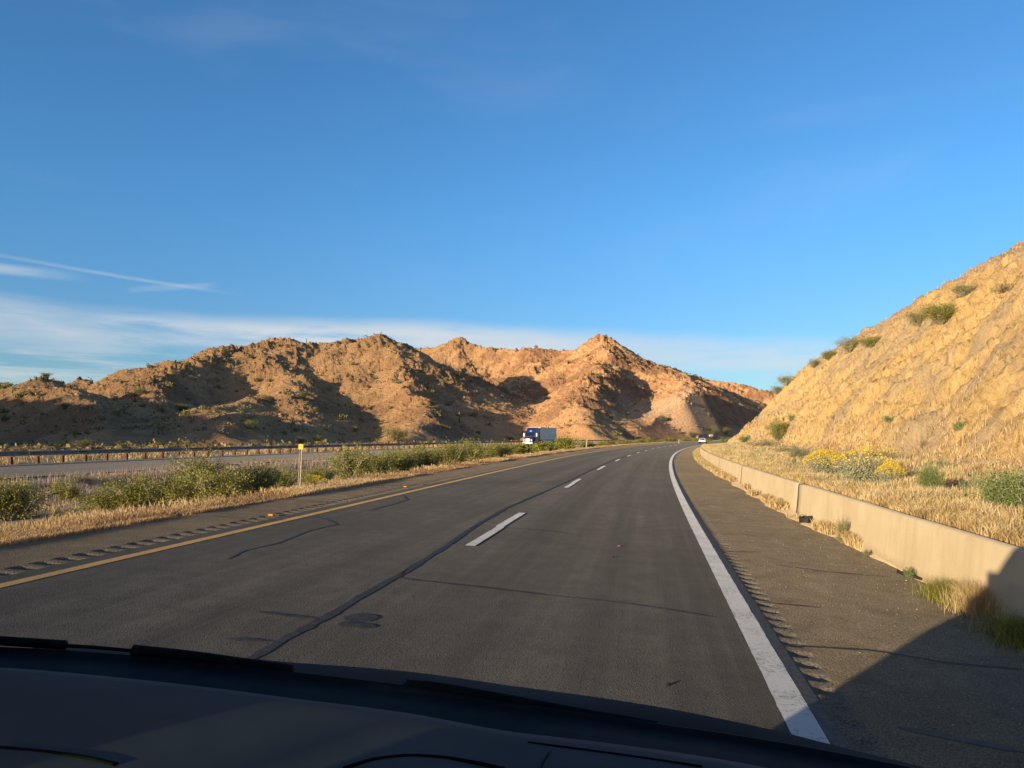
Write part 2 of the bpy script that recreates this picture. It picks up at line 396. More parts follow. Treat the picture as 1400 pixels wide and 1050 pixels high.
def mk_soil(name, a, b, c3):
    m = MT(name); v = m.coord(); n = m.noise(v, .7, 6, .65); n2 = m.noise(v, 9, 5, .7); p = m.vor(v, 26)
    c = m.ramp(n, (.3, a), (.7, b)); c = m.mix(m.mapr(n2, .55, .7, 0, .6), c, c3); c = m.mix(m.mapr(p, .05, .25, .35, 0), c, tuple(k * .6 for k in a))
    m.col(c).rough(.95, .8); bb = m.bump(n2, .8, .05); m.bump(p, .5, .02, bb); return m.m
M['soil'] = mk_soil('desert_soil', (.23, .165, .10), (.36, .27, .17), (.44, .34, .23))
M['sand'] = mk_soil('drift_sand', (.42, .29, .16), (.56, .40, .23), (.62, .47, .29))
def mk_leaf(name, *cols, rough=.6, trans=.25):
    m = MT(name); r = m.attr('rnd'); k = len(cols) - 1
    m.col(m.ramp(r, *[(i / k, c) for i, c in enumerate(cols)])).rough(rough)
    m.b.inputs['Subsurface Weight'].default_value = 0
    # thin leaf: some light passes through
    t = m.N.new('ShaderNodeBsdfTranslucent'); mx = m.N.new('ShaderNodeMixShader'); mx.inputs[0].default_value = trans
    m.L.new(m.ramp(r, *[(i / k, c) for i, c in enumerate(cols)]), t.inputs[0])
    m.L.new(m.b.outputs[0], mx.inputs[1]); m.L.new(t.outputs[0], mx.inputs[2]); m.L.new(mx.outputs[0], m.N['Material Output'].inputs[0])
    return m.m
M['creosote'] = mk_leaf('creosote_leaf', (.07, .085, .014), (.17, .175, .026), (.28, .27, .040), (.42, .36, .08))
M['creosote_dry'] = mk_leaf('dry_leaf', (.13, .11, .05), (.25, .20, .09), (.36, .28, .13))
M['brittle'] = mk_leaf('brittlebush_leaf', (.22, .22, .12), (.36, .36, .22), (.50, .48, .31))
M['petal'] = mk_leaf('yellow_petal', (.60, .40, .01), (.80, .56, .02), (.85, .66, .05))
M['green'] = mk_leaf('weed_leaf', (.08, .13, .035), (.17, .23, .06), (.28, .31, .09))
M['sage'] = mk_leaf('sage_leaf', (.13, .17, .09), (.22, .25, .13), (.34, .34, .19))
M['grass'] = mk_leaf('dry_grass', (.33, .215, .085), (.50, .35, .145), (.61, .455, .215), (.70, .56, .32), trans=.3)
M['grass_brown'] = mk_leaf('brown_grass', (.24, .13, .065), (.42, .26, .12), (.58, .40, .20), (.66, .50, .28), trans=.3)
M['grass_pink'] = mk_leaf('pinkish_grass', (.30, .20, .15), (.46, .33, .27), (.55, .45, .34), trans=.3)
M['palo'] = mk_leaf('paloverde_leaf', (.12, .13, .04), (.22, .22, .07), (.34, .32, .12))
M['scrub'] = mk_leaf('scrub_leaf', (.085, .070, .022), (.16, .125, .04), (.27, .20, .075), trans=.1)
M['stem'] = simple('grey_stem', (.33, .29, .21), .9, vary=.3, sc=9)
M['stem_dark'] = simple('brown_stem', (.14, .10, .06), .9, vary=.3, sc=9)
M['wood_post'] = simple('weathered_wood_post', (.11, .055, .026), .85, vary=.35, sc=5, bump=.01)
M['galv'] = simple('weathered_galvanised_steel', (.20, .20, .20), .6, .5, .25, 3)
M['post_white'] = simple('bleached_post', (.33, .29, .21), .7, vary=.12)
M['amber'] = simple('amber_reflector', (.85, .36, .0), .5, vary=.05)
M['rubber'] = simple('tyre_rubber', (.018, .017, .016), .75, vary=.4, sc=20, bump=.01)
M['boulder'] = simple('boulder_rock', (.27, .165, .10), .95, vary=.45, sc=.6, bump=.1)
M['pale_rock'] = simple('pale_rock', (.55, .45, .34), .95, vary=.25, sc=2, bump=.05)
M['tan_rock'] = simple('tan_rock', (.42, .29, .15), .95, vary=.3, sc=2, bump=.05)
M['saguaro'] = simple('saguaro_skin', (.13, .15, .06), .8, vary=.3, sc=2, bump=.05)

# ------------------------------------------------------------------ carriageway
def ribbon(name, ss, lats, mat, parent=None, dz=0, zf=zroad, skirt=0):
    """lats: list of lateral positions, constants or arrays over ss"""
    ss = np.asarray(ss, float)
    Lt = np.stack([np.broadcast_to(np.asarray(l, float), ss.shape) for l in lats], 1)
    Sg = np.repeat(ss[:, None], Lt.shape[1], 1)
    X, Y = W(Sg, Lt); Z = zf(Sg, Lt) + (dz(Sg, Lt) if callable(dz) else dz)
    V = np.stack([X, Y, Z], -1).reshape(-1, 3)
    return np_obj(name, V, grid_faces(*Lt.shape), mat, parent, uv=np.stack([Sg, Lt], -1).reshape(-1, 2), smooth=True)
SR = np.concatenate([np.arange(-30, 60, 1.0), np.arange(60, 740, 3.0)])
RUL0, RUL1, RUR0, RUR1 = -7.98, -7.66, .21, .41
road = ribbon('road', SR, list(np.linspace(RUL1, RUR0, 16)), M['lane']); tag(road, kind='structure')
shl = ribbon('left_shoulder', SR, [EDGE_L + .12 * np.sin(SR * 1.3) * .5, -8.5, RUL0], M['shoulder'], road)
shr = ribbon('right_shoulder', SR, [RUR1, 1.2, 2.2, EDGE_R], M['shoulder'], road)
def groove(Sg, Lt, l0, l1):
    wob = perlin(Sg * 3.1, Lt * 2, 5) * .25
    g = np.sin((Sg / .305 + wob * .25) * 2 * np.pi)
    a = sst(l0, l0 + .06, Lt) * (1 - sst(l1 - .06, l1, Lt))
    return -np.clip(g + .15, 0, 1) ** .7 * (.040 if l0 < -5 else .026) * a * (.75 + .5 * perlin(Sg * .7, Lt * 5, 9))
SF = np.concatenate([np.arange(2, 60, .0305), np.arange(60, 740, 3.0)])
def gz(l0, l1):
    def f(Sg, Lt): return np.where(Sg < 59.9, groove(Sg, Lt, l0, l1), 0)
    return f
SF0 = np.concatenate([np.arange(-30, 2, 1.0), SF])
ribbon('rumble_strip', SF0, list(np.linspace(RUL0, RUL1, 8)), M['rumble'], road, dz=gz(RUL0, RUL1))
ribbon('rumble_strip', SF0, list(np.linspace(RUR0, RUR1, 8)), M['rumble'], road, dz=gz(RUR0, RUR1))
# painted lines
def jag(ss, base, amp, seed, sc=.35): return base + amp * fbm(ss, ss * 0 + seed, sc, 3, seed)
SP = np.concatenate([np.arange(-28, 40, .12), np.arange(40, 740, 2.0)])
ribbon('edge_line', SP, [jag(SP, -.105, .010, 3, .25), jag(SP, .105, .013, 4, .25)], M['white_paint'], road, .0045)
ribbon('edge_line', SP, [jag(SP, -7.40, .010, 5), jag(SP, -7.25, .010, 6)], M['yellow_paint'], road, .0045)
_a = px2road(645, 747)[0]; _b = px2road(712, 699)[0]
PER = px2road(769, 666.7)[0] - _a
DL = min(_b - _a, 4.9)
k = -1
while _a + k * PER < 330:
    sa = _a + k * PER
    sp = np.arange(sa, sa + DL, .12)
    sh = np.where(sp > sa + DL * .48, .03, 0.)         # the repaint is offset half-way along
    d = ribbon('lane_dash', sp, [jag(sp, -3.73, .008, 7 + k) - sh, jag(sp, -3.58, .008, 30 + k) - sh], M['white_paint'], road, .0095)
    k += 1
# sealed cracks traced on the road surface
def crack(pts, w, mat='tar', dz=.0045, seed=0):
    P = [px2road(*p) if len(p) == 2 else p[:2] for p in pts]
    P = np.array(P); seg = np.linalg.norm(np.diff(P, axis=0), axis=1); t = np.concatenate([[0], np.cumsum(seg)])
    n = max(8, int(t[-1] / .12)); tt = np.linspace(0, t[-1], n)
    s = np.interp(tt, t, P[:, 0]); l = np.interp(tt, t, P[:, 1])
    s = s + .035 * fbm(tt, tt * 0, .5, 3, seed + 1); l = l + .028 * fbm(tt, tt * 0 + 5, .7, 3, seed + 2)
    ds = np.gradient(s); dl = np.gradient(l); q = np.hypot(ds, dl) + 1e-9; nx, ny = -dl / q, ds / q
    ww = w * (.65 + .9 * np.abs(fbm(tt, tt * 0 + 9, .45, 3, seed + 3)) + .25 * fbm(tt, tt * 0 + 19, .12, 2, seed)) * .5
    ww = ww * np.clip(np.minimum(tt, t[-1] - tt) / .15 + .25, 0, 1)
    Sg = np.stack([s - nx * ww, s + nx * ww], 1); Lt = np.stack([l - ny * ww, l + ny * ww], 1)
    X, Y = W(Sg, Lt); Z = zroad(Sg, Lt) + dz
    return np_obj('crack_sealant', np.stack([X, Y, Z], -1).reshape(-1, 3), grid_faces(n, 2), M[mat], road)
seamL = px2road(560, 779)[1]
s_end = px2road(355, 893)[0]
crack([(s_end - 4, seamL - .1, 0), (350, 897), (400, 868), (450, 842), (500, 812), (560, 778), (610, 747), (650, 719), (690, 696)], .115, seed=1)
_p = px2road(690, 696)
crack([_p + (0,), (_p[0] + 10, -3.95, 0), (_p[0] + 30, -3.92, 0), (_p[0] + 70, -3.95, 0), (_p[0] + 120, -3.9, 0)], .09, seed=11)
crack([(436, 846), (393, 842), (352, 836)], .075, seed=2)
crack([(371, 877), (332, 875), (311, 873)], .075, seed=3)
crack([(546, 790), (571, 793.6), (643, 801), (750, 814)], .06, seed=4)
crack([(750, 814), (850, 824), (985, 845)], .035, 'worn_tar', seed=5)
crack([(546, 790), (553, 780), (558, 776)], .04, seed=5)
crack([(689, 721), (750, 726), (790, 731)], .055, seed=6)
crack([(309, 765), (332, 753.6), (382, 742), (421, 726), (461, 717), (450, 711), (421, 705)], .06, 'worn_tar', seed=7)
crack([(505, 698), (543, 688), (557, 683), (550, 677)], .07, 'worn_tar', seed=8)
crack([(389, 683), (461, 687)], .07, seed=9)
crack([(289, 705), (332, 709)], .06, seed=10)
crack([(496, 665), (529, 668)], .08, seed=12)
crack([(671, 686), (705, 691)], .07, 'worn_tar', seed=13)
crack([(650, 695), (689, 697)], .06, 'worn_tar', seed=14)
crack([(979, 754), (1046, 755)], .05, seed=15)
crack([(1059, 772), (1130, 782), (1217, 789)], .055, seed=16)
crack([(1043, 824), (1123, 831)], .05, seed=17)
crack([(956, 698), (1062, 706)], .055, seed=18)
crack([(956, 713), (1014, 717)], .05, seed=19)
crack([(950, 690), (998, 691)], .05, seed=24)
crack([(945, 676), (1020, 683)], .06, seed=25)
crack([(1064, 883), (1130, 886), (1191, 889), (1297, 907), (1400, 916)], .045, seed=20)
crack([(1226, 994), (1300, 1008), (1400, 1029)], .12, 'worn_tar', seed=21)
crack([(742, 661), (752, 660), (760, 661)], .12, seed=26)
def patch(px, py, ls, ll, mat='tar', seed=0):
    s, l = px2road(px, py); n = 26; a = np.linspace(0, 2 * np.pi, n, endpoint=False)
    r = 1 + .25 * fbm(np.cos(a) * 2, np.sin(a) * 2 + seed, .8, 3, seed)
    Sg = np.concatenate([[s], s + np.sign(np.cos(a)) * np.abs(np.cos(a)) ** .6 * ls * r]); Lt = np.concatenate([[l], l + np.sign(np.sin(a)) * np.abs(np.sin(a)) ** .6 * ll * r])
    X, Y = W(Sg, Lt); Z = zroad(Sg, Lt) + .006
    F = [(0, 1 + i, 1 + (i + 1) % n) for i in range(n)]
    return np_obj('tar_patch', np.stack([X, Y, Z], -1), F, M[mat], road)
patch(494, 845, .13, .14, seed=1); patch(488, 855, .07, .17, seed=2)
# bluish sealed strip between the edge line and the rumble strip
ribbon('seal_strip', SP, [jag(SP, .112, .004, 33), jag(SP, .205, .02, 34)], M['worn_tar'], road, .0035)

# opposing carriageway
def zopp(Sg, Lt): return OPPZ + (Lt - OPP0) * -.004
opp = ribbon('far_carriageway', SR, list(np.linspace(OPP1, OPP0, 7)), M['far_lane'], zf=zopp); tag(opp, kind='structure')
ribbon('edge_line', SP[::4], [OPP0 - 1.25, OPP0 - 1.13], M['yellow_paint'], opp, .006, zf=zopp)
ribbon('edge_line', SP[::4], [OPP1 + 2.9, OPP1 + 3.05], M['white_paint'], opp, .006, zf=zopp)
for k in range(0, 26):
    sp = np.arange(10 + 12.2 * k, 13 + 12.2 * k, .5)
    ribbon('lane_dash', sp, [-33.2, -33.05], M['white_paint'], opp, .006, zf=zopp)

# ------------------------------------------------------------------ median, far verge, right bank
SM = np.concatenate([np.arange(-30, 2, 2.0), np.arange(2, 60, .25), np.arange(60, 200, 1.0), np.arange(200, 740, 4.0)])
def zmed(s, l):
    z0 = zroad(s, EDGE_L) - .03; z1 = OPPZ - .03
    t = (EDGE_L - l) / (EDGE_L - OPP0)
    base = z0 + (z1 - z0) * t - .62 * np.sin(np.clip(t, 0, 1) * np.pi) ** .8
    x, y = W(s, l)
    bankd = -.22 * sst(.55, .70, t) * (1 - sst(.80, .9, t))
    return base + bankd + (.16 * fbm(x, y, 3.0, 4, 21) + .05 * fbm(x, y, .5, 2, 24)) * np.sin(np.clip(t, 0, 1) * np.pi) ** .5
med = ribbon('median', SM, list(np.linspace(EDGE_L + .15, OPP0 - .1, 44)), M['soil'], zf=zmed); tag(med, kind='structure')
def zver(s, l):
    t = np.clip((OPP1 - l) / 8, 0, 1); x, y = W(s, l)
    return OPPZ + .0 - .02 + .35 * t * t + .12 * fbm(x, y, 3, 3, 31) * t
ver = ribbon('far_verge', SM, list(np.linspace(OPP1 + .12, OPP1 - 9, 14)), M['soil'], zf=zver); tag(ver, kind='structure')
BL = 2.74            # barrier front face
def zbank(s, l):
    """terrace behind the barrier, the rock cut and the natural slope above it"""
    s = np.asarray(s, float); l = np.asarray(l, float); x, y = W(s, l)
    end = 1 - sst(130, 200, s + 5 * fbm(x, y, 14, 2, 40)); wall = 1 - sst(122, 138, s)
    foot = 9.6 - 4.4 * sst(85, 185, s) + 1.2 * fbm(s, s * 0, 26, 2, 41) + .5 * fbm(s, s * 0, 6, 2, 48)
    terr = -.12 + (.70 * wall) * sst(BL + .1, BL + .35, l) + .34 * sst(4, foot, l)
    d = np.clip(l - foot, 0, None)
    face = 11.9 * (.90 + .12 * fbm(s, s * 0, 30, 2, 42) + .15 * fbm(s, s * 0, 7, 3, 60)) * (.25 + .75 * end)
    run = face / 1.06
    up = np.where(d < run, d * 1.06, face + (d - run) * (.66 - .0075 * np.clip(d - run, 0, 60)))
    up = up * (.02 + .98 * end) * sst(-.2, 1.4, d)
    w = sst(0, 1.5, d)
    # bedding ledges: stretched noise in (s, height) coordinates, dipping away
    a = R(38); v = d * 1.45; q1 = s * math.cos(a) - v * math.sin(a); q2 = s * math.sin(a) + v * math.cos(a)
    led = ridged(q1 * .20, q2, 2.6, 6, 43, .62) * .85 + fbm(q1 * .3, q2, 5.5, 3, 44) * .75 + fbm(s, d, 13, 3, 61) * 1.5 + ridged(q1 * .4, q2, .9, 4, 47, .65) * .20
    blk = .75 * ridged(s, d * .35, 6.5, 3, 62) * sst(2, 7, d) + .62 * fbm(s, v, 1.4, 4, 45, .6) + .12 * ridged(s, v, .5, 3, 46)
    tq = fbm(q1 * .42, q2, 3.4, 4, 63, .5) * 3.2; fr = tq - np.floor(tq); led = led + (np.floor(tq) + sst(.72, .98, fr)) * .34
    tq = fbm(q1 * .6 + 40, q2, 1.2, 3, 64, .5) * 2.6; fr = tq - np.floor(tq); blk = blk + (np.floor(tq) + sst(.65, .97, fr)) * .14
    soft = 1 - .1 * sst(run * .92, run * 1.1, d)
    return terr + up + w * (led + blk) * .85 * soft * (.3 + .7 * end) + .06 * fbm(x, y, 1.1, 3, 49) * sst(3.2, 5, l)
def bank_nat(s, l):
    foot = 9.6 - 4.4 * sst(85, 185, s) + 1.2 * fbm(s, s * 0, 26, 2, 41) + .5 * fbm(s, s * 0, 6, 2, 48)
    face = 11.9 * (.90 + .12 * fbm(s, s * 0, 30, 2, 42) + .15 * fbm(s, s * 0, 7, 3, 60)); d = l - foot
    return np.maximum(sst(.9, 0, d) if False else 1 - sst(-.2, .9, d), sst(face / 1.06 - .8, face / 1.06 + .6, d))
sb = [-14.0]
while sb[-1] < 236: sb.append(sb[-1] + max(.10, min(.9, abs(sb[-1]) * .0075)) if sb[-1] > 4 else sb[-1] + .5)
sb = np.array(sb); lb = np.concatenate([np.linspace(BL + .12, 9, 26), np.linspace(9.15, 27, 150), np.linspace(27.4, 80, 50)])
Sg, Lt = np.meshgrid(sb, lb, indexing='ij'); X, Y = W(Sg, Lt); Z = zbank(Sg, Lt)
bank = np_obj('rock_cutting', np.stack([X, Y, Z], -1).reshape(-1, 3), grid_faces(*Sg.shape), M['cut'], smooth=True,
              uv=np.stack([Sg, (Lt - 9.6) * 1.45], -1).reshape(-1, 2), rnd=bank_nat(Sg, Lt).ravel())
tag(bank, kind='structure')

# ------------------------------------------------------------------ hills
def P3(x, y, Z): return np.array([(x - CX) / FPX * Z, Z, CAM_Z + (HY - y) / FPX * Z])
RIDGES = [
 # (slope, crest width, points)
 (.56, 5, [P3(430, 492, 700), P3(545, 478, 680), P3(600, 476, 650), P3(628, 465, 640), P3(665, 477, 620), P3(735, 481, 600), P3(795, 480, 575), P3(812, 473, 562), P3(828, 463, 560), P3(842, 473, 560), P3(862, 487, 560), P3(905, 505, 560), P3(950, 516, 590), P3(1000, 526, 590), P3(1060, 536, 580), P3(1200, 560, 560), P3(1400, 590, 540)]),
 (.50, 14, [P3(-350, 596, 330), P3(-150, 560, 340), P3(0, 536, 350), P3(130, 519, 370), P3(200, 503, 380), P3(300, 483, 400), P3(370, 470, 420), P3(440, 471, 430), P3(480, 467, 430), P3(515, 464, 430), P3(545, 475, 440)]),
 (.68, 6, [P3(515, 464, 430), P3(535, 492, 395), P3(555, 520, 355), P3(572, 545, 320), P3(580, 575, 280), P3(545, 600, 240)]),
 (.55, 7, [P3(400, 472, 425), P3(385, 503, 370), P3(410, 530, 325), P3(425, 560, 285), P3(400, 592, 245)]),
 (.60, 5, [P3(300, 484, 400), P3(240, 506, 330), P3(205, 528, 285), P3(185, 558, 250), P3(165, 590, 215)]),
 (.62, 5, [P3(-40, 545, 255), P3(20, 531, 250), P3(60, 521, 250), P3(100, 535, 240), P3(125, 560, 215), P3(135, 590, 190)]),
 (.36, 6, [P3(360, 545, 300), P3(300, 557, 255), P3(240, 577, 220), P3(190, 595, 195)]),
 (.60, 3, [P3(325, 563, 235), P3(300, 575, 212), P3(280, 590, 195)]),
 (.60, 7, [P3(826, 465, 560), P3(818, 500, 480), P3(803, 516, 415), P3(800, 545, 360), P3(780, 580, 310)]),
 (.55, 8, [P3(735, 482, 600), P3(705, 530, 500), P3(690, 570, 420)]),
 (.55, 8, [P3(628, 466, 640), P3(640, 520, 560), P3(650, 560, 500)]),
 (.55, 7, [P3(905, 504, 560), P3(905, 535, 480), P3(890, 570, 420)]),
 (.45, 8, [P3(905, 508, 530), P3(938, 528, 440), P3(958, 537, 400), P3(968, 540, 378)]),
 (.50, 8, [P3(1000, 527, 590), P3(1016, 548, 545)]),
 # ridge out of frame to the left: throws the evening shadow across the foot of the hills
 (.52, 6, [np.array([-360, 90, 44.]), np.array([-260, 112, 34.]), np.array([-178, 128, 25.]), np.array([-150, 140, 17.])]),
 (.50, 10, [np.array([-200, 1500, 70.]), np.array([400, 1400, 60.]), np.array([1000, 1200, 60.])]),
 (.45, 10, [P3(-500, 520, 900), P3(-200, 510, 900), P3(-60, 515, 900), P3(0, 523, 900), P3(60, 560, 900)]),
]
def hillH(X, Y, detail=True):
    X = np.asarray(X, float); Y = np.asarray(Y, float)
    wx = X + 9 * fbm(X, Y, 60, 3, 51) + 2.5 * fbm(X, Y, 14, 2, 53); wy = Y + 9 * fbm(X, Y, 60, 3, 52) + 2.5 * fbm(X, Y, 14, 2, 54)
    H = np.full(X.shape, -30.0); crest = np.zeros(X.shape)
    for slope, cw, pts in RIDGES:
        best = np.full(X.shape, -1e3); arc = np.zeros(X.shape); dd = np.full(X.shape, 99.); a0 = 0.
        for a, b in zip(pts, pts[1:]):
            ab = b[:2] - a[:2]; t = np.clip(((wx - a[0]) * ab[0] + (wy - a[1]) * ab[1]) / (ab @ ab), 0, 1)
            dx = wx - a[0] - t * ab[0]; dy = wy - a[1] - t * ab[1]; d = np.sqrt(dx * dx + dy * dy)
            z = a[2] + t * (b[2] - a[2]) - slope * (np.sqrt(d * d + cw * cw) - cw)
            up_ = z > best; best = np.where(up_, z, best); arc = np.where(up_, a0 + t * np.sqrt(ab @ ab), arc); dd = np.where(up_, d, dd); a0 += float(np.sqrt(ab @ ab))
        if detail:      # drainage lines running down from the crest, and a broken rocky crest
            gl_n = ridged(arc, dd * .22, 21, 3, 90 + len(pts)); best = best - (gl_n * .5 + .5) * 3.2 * sst(3, 26, dd) * sst(4, 20, best)
            crest = np.maximum(crest, (1 - sst(6, 20, dd)) * (best > H - 1))
        kk = 3.0; m = np.maximum(H, best); H = m + np.log(np.exp((H - m) / kk) + np.exp((best - m) / kk)) * kk * .8
    hh = np.clip(H / 22, 0, 1.4)
    if detail:
        rg = ridged(X, Y, 26, 5, 61, .55); r2 = ridged(X * .8 + Y * .3, Y, 7, 4, 65, .6)
        msk = sst(-.1, .35, fbm(X, Y, 45, 3, 70))
        H = H + hh * .32 * ridged(X, Y, 3.1, 3, 68) + hh * (2.0 * (rg - .2) + 1.1 * fbm(X, Y, 11, 4, 66)) + hh * np.maximum(msk * .8, crest * sst(-.15, .2, fbm(X, Y, 30, 2, 77))) * 3.0 * (r2 - .3) + hh * .45 * fbm(X, Y, 2.6, 3, 67)
    # alluvial foot
    g = .15 + .25 * fbm(X, Y, 24, 3, 71) + .08 * fbm(X, Y, 4, 2, 72)
    m = np.maximum(H, g); z = m + np.log(np.exp((H - m) / 1.6) + np.exp((g - m) / 1.6)) * 1.6 - .7
    z = np.maximum(z, g - .3)
    # road corridor cut through
    s, l = SL(X, Y)
    out = np.maximum(OPP1 - 7 - l, np.where(s > 222, l - 7, np.where(l > 0, -50, -50)))
    cut = OPPZ + .1 + np.where(out > 0, out * (.5 + 1.2 * sst(362, 376, s) - 1.5 * sst(396, 414, s)), np.maximum(out * .5, -1.6))
    z = np.where((out < 60) | (s < 372), np.minimum(z, np.where(s < 372, cut + .0, cut)), z) if False else np.where(out < 60, np.minimum(z, cut + np.clip(out - 8, 0, 60) ** 2 * .03), z)
    inbank = (l > 0) & (s < 230) & (s > -39)
    z = np.where(inbank, np.minimum(z, -1.6), z)
    behind = Y < -30
    return np.where(behind & (out > 0), np.minimum(z, .3), z)
az = np.concatenate([np.radians(np.linspace(-180, -60, 90, endpoint=False)), np.radians(np.linspace(-60, -38, 110, endpoint=False)), np.radians(np.linspace(-38, 27, 1150, endpoint=False)), np.radians(np.linspace(27, 180, 90))])
rr = np.concatenate([np.linspace(6, 60, 12, endpoint=False), np.exp(np.linspace(math.log(60), math.log(720), 560, endpoint=False)), np.exp(np.linspace(math.log(720), math.log(1700), 60, endpoint=False)), [2600, 5000, 9000]])
A, RR = np.meshgrid(az, rr, indexing='ij'); X = np.sin(A) * RR; Y = np.cos(A) * RR; Z = hillH(X, Y)
Z = np.where(RR > 2000, -2.0, Z)
gx = np.gradient(Z, axis=0) / (np.gradient(A, axis=0) * RR); gy = np.gradient(Z, axis=1) / np.gradient(RR, axis=1)
slope = np.hypot(gx, gy); rockf = np.clip(slope * .62 + .35 * sst(-.1, .35, fbm(X, Y, 45, 3, 70)), 0, 1)
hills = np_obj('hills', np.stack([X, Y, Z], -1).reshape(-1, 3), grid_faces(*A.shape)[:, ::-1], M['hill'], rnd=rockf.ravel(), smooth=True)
tag(hills, kind='structure')
G = 12000
gp = np_obj('ground', [(-G, -G, -2.6), (G, -G, -2.6), (G, G, -2.6), (-G, G, -2.6)], [(0, 1, 2, 3)], M['soil']); tag(gp, kind='structure')
def hill_hit(px, py, z0=60, z1=1200):
    """where the sight line through a photo point meets the hills"""
    Zs = np.exp(np.linspace(math.log(z0), math.log(z1), 900)); Xs = (px - CX) / FPX * Zs; hs = CAM_Z + (HY - py) / FPX * Zs
    H = hillH(Xs, Zs); i = np.argmax(H > hs)
    if not (H > hs).any(): i = int(np.argmax(H - hs))
    return float(Xs[i]), float(Zs[i]), float(H[i])


def road_at(s, lat, z=None, zf=zroad):
    x, y = W(s, lat); return (float(x), float(y), float(zf(np.array(s, float), np.array(lat, float))) if z is None else z), -head(s)
TILT = lambda s: math.atan(float(ecc(np.array(float(s)))))

# ------------------------------------------------------------------ concrete barrier
bar = empty('concrete_barrier', road_at(4, BL)[0]); bi = Matrix.Translation(bar.location).inverted()
tag(bar, 'long low tan concrete barrier wall along the right shoulder', 'barrier')
joint = px2road(1085, 704)[0]
edges = [-14, joint - 12.2, joint] + [joint + 12.2 * i for i in range(1, 10)]
for a, b in zip(edges, edges[1:]):
    if a > 132: break
    gp_ = .008 if abs(a - joint) < .1 else .0015; ss = np.linspace(a + gp_, b - (.008 if abs(b - joint) < .1 else .0015), max(8, int((b - a) / .5)))
    prof = [(0, -.25), (0, .02), (.035, .40), (.062, .775), (.080, .803), (.105, .812), (.205, .812), (.225, .80), (.235, .77), (.235, -.2)]
    lat = np.stack([BL + .012 * fbm(ss, ss * 0 + q * 3, 2.2, 3, 80) + q for q, _ in prof], 1)
    if a >= joint: lat[:, :6] += .0
    zz = np.stack([-.138 - .013 * sst(10, 55, ss) * BL + h + .010 * fbm(ss, ss * 0, 5, 2, 81) for _, h in prof], 1)
    low = (1 - .55 * sst(112, 134, ss))[:, None]; zz = np.where(zz > -.1, -.14 + (zz + .14) * low, zz)
    x, y = W(np.repeat(ss[:, None], len(prof), 1), lat)
    V = np.stack([x, y, zz], -1).reshape(-1, 3) - np.array(bar.location); n = len(prof)
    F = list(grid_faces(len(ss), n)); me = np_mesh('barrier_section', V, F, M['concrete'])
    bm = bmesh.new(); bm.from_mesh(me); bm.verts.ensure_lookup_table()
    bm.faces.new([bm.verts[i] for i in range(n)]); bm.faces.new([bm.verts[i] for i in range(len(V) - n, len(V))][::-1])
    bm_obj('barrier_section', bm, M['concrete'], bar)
# ------------------------------------------------------------------ guardrail
gr = empty('guardrail', road_at(20, OPP1 - .6, OPPZ)[0]); tag(gr, 'grey steel guardrail on brown wooden posts beyond the far carriageway', 'guardrail')
gl = np.array(gr.location)
wp = [(.0, .84), (.045, .825), (.085, .79), (.085, .755), (.03, .715), (.0, .70), (.03, .655), (.085, .615), (.085, .58), (.045, .545), (.0, .53)]
s = 8.0
while s < 330:
    ss = np.linspace(s, s + 3.80, 4); lat = np.stack([np.full(4, OPP1 - .62) + q + (.004 if int(s) % 2 else 0) for q, _ in wp], 1); z = np.stack([np.full(4, OPPZ + .02 + h) for _, h in wp], 1)
    x, y = W(np.repeat(ss[:, None], len(wp), 1), lat); V = np.stack([x, y, z], -1).reshape(-1, 3) - gl
    o = np_obj('rail_panel', V, grid_faces(4, len(wp)), M['galv'], gr)
    m = o.modifiers.new('thick', 'SOLIDIFY'); m.thickness = .006
    s += 3.81
bm = bmesh.new(); add_box(bm, -.10, .10, -.09, .09, -.9, .80); pm0 = bm_obj('post', bm, M['wood_post'], gr, bevel=.012)
bm = bmesh.new(); add_box(bm, .102, .24, -.07, .07, .50, .86); bo0 = bm_obj('blockout', bm, M['wood_post'], pm0, bevel=.01)
s = 8.9; first = True
while s < 330:
    loc, rz = road_at(s, OPP1 - .90, OPPZ)
    o = pm0 if first else link(pm0.copy(), gr)
    o.location = np.array(loc) - gl; o.rotation_euler = (R(random.uniform(-1, 1)), R(random.uniform(-1.2, 1.2)), rz)
    if not first and s < 160: b = link(bo0.copy(), o)
    first = False; s += 1.905
# ------------------------------------------------------------------ delineator posts
def delineator(px, py, top, label, plate=True, w=.036, zf=zroad):
    s, l = px2(px, py, zf); loc, rz = road_at(s, l, zf=zf)
    Z = loc[1]; h = (py - top) / FPX * Z
    t = empty('marker_post', (loc[0], loc[1], loc[2]), (0, R(3.2), rz)); tag(t, label, 'marker post', 'marker posts along the median edge')
    bm = bmesh.new()                       # U-channel steel post
    add_box(bm, -w, w, -.004, .004, -.3, h); add_box(bm, -w, -w + .012, -.03, -.0045, -.3, h); add_box(bm, w - .012, w, -.03, -.0045, -.3, h)
    bm_obj('channel', bm, M['post_white'], t)
    bm = bmesh.new()
    for i in range(7): add_cyl(bm, (0, -.0055, h * (.15 + .1 * i)), (0, 1, 0), .009, .003, 8)
    bm_obj('bolt_holes', bm, M['rubber'], t)
    if plate:
        bm = bmesh.new(); add_box(bm, -.065, .065, -.043, -.035, h - .10, h + .035); bm_obj('reflector', bm, M['amber'], t, bevel=.003)
    return t
delineator(409.5, 667, 609, 'pale steel post with square amber reflector plate in front of median bushes')
delineator(801.5, 611.5, 600, 'thin pale marker post without a plate between bushes on the left of the distant bend', False, .07)
delineator(928, 606.5, 600.5, 'tiny pale marker post at the far end of the left shoulder where road disappears', False, .09)

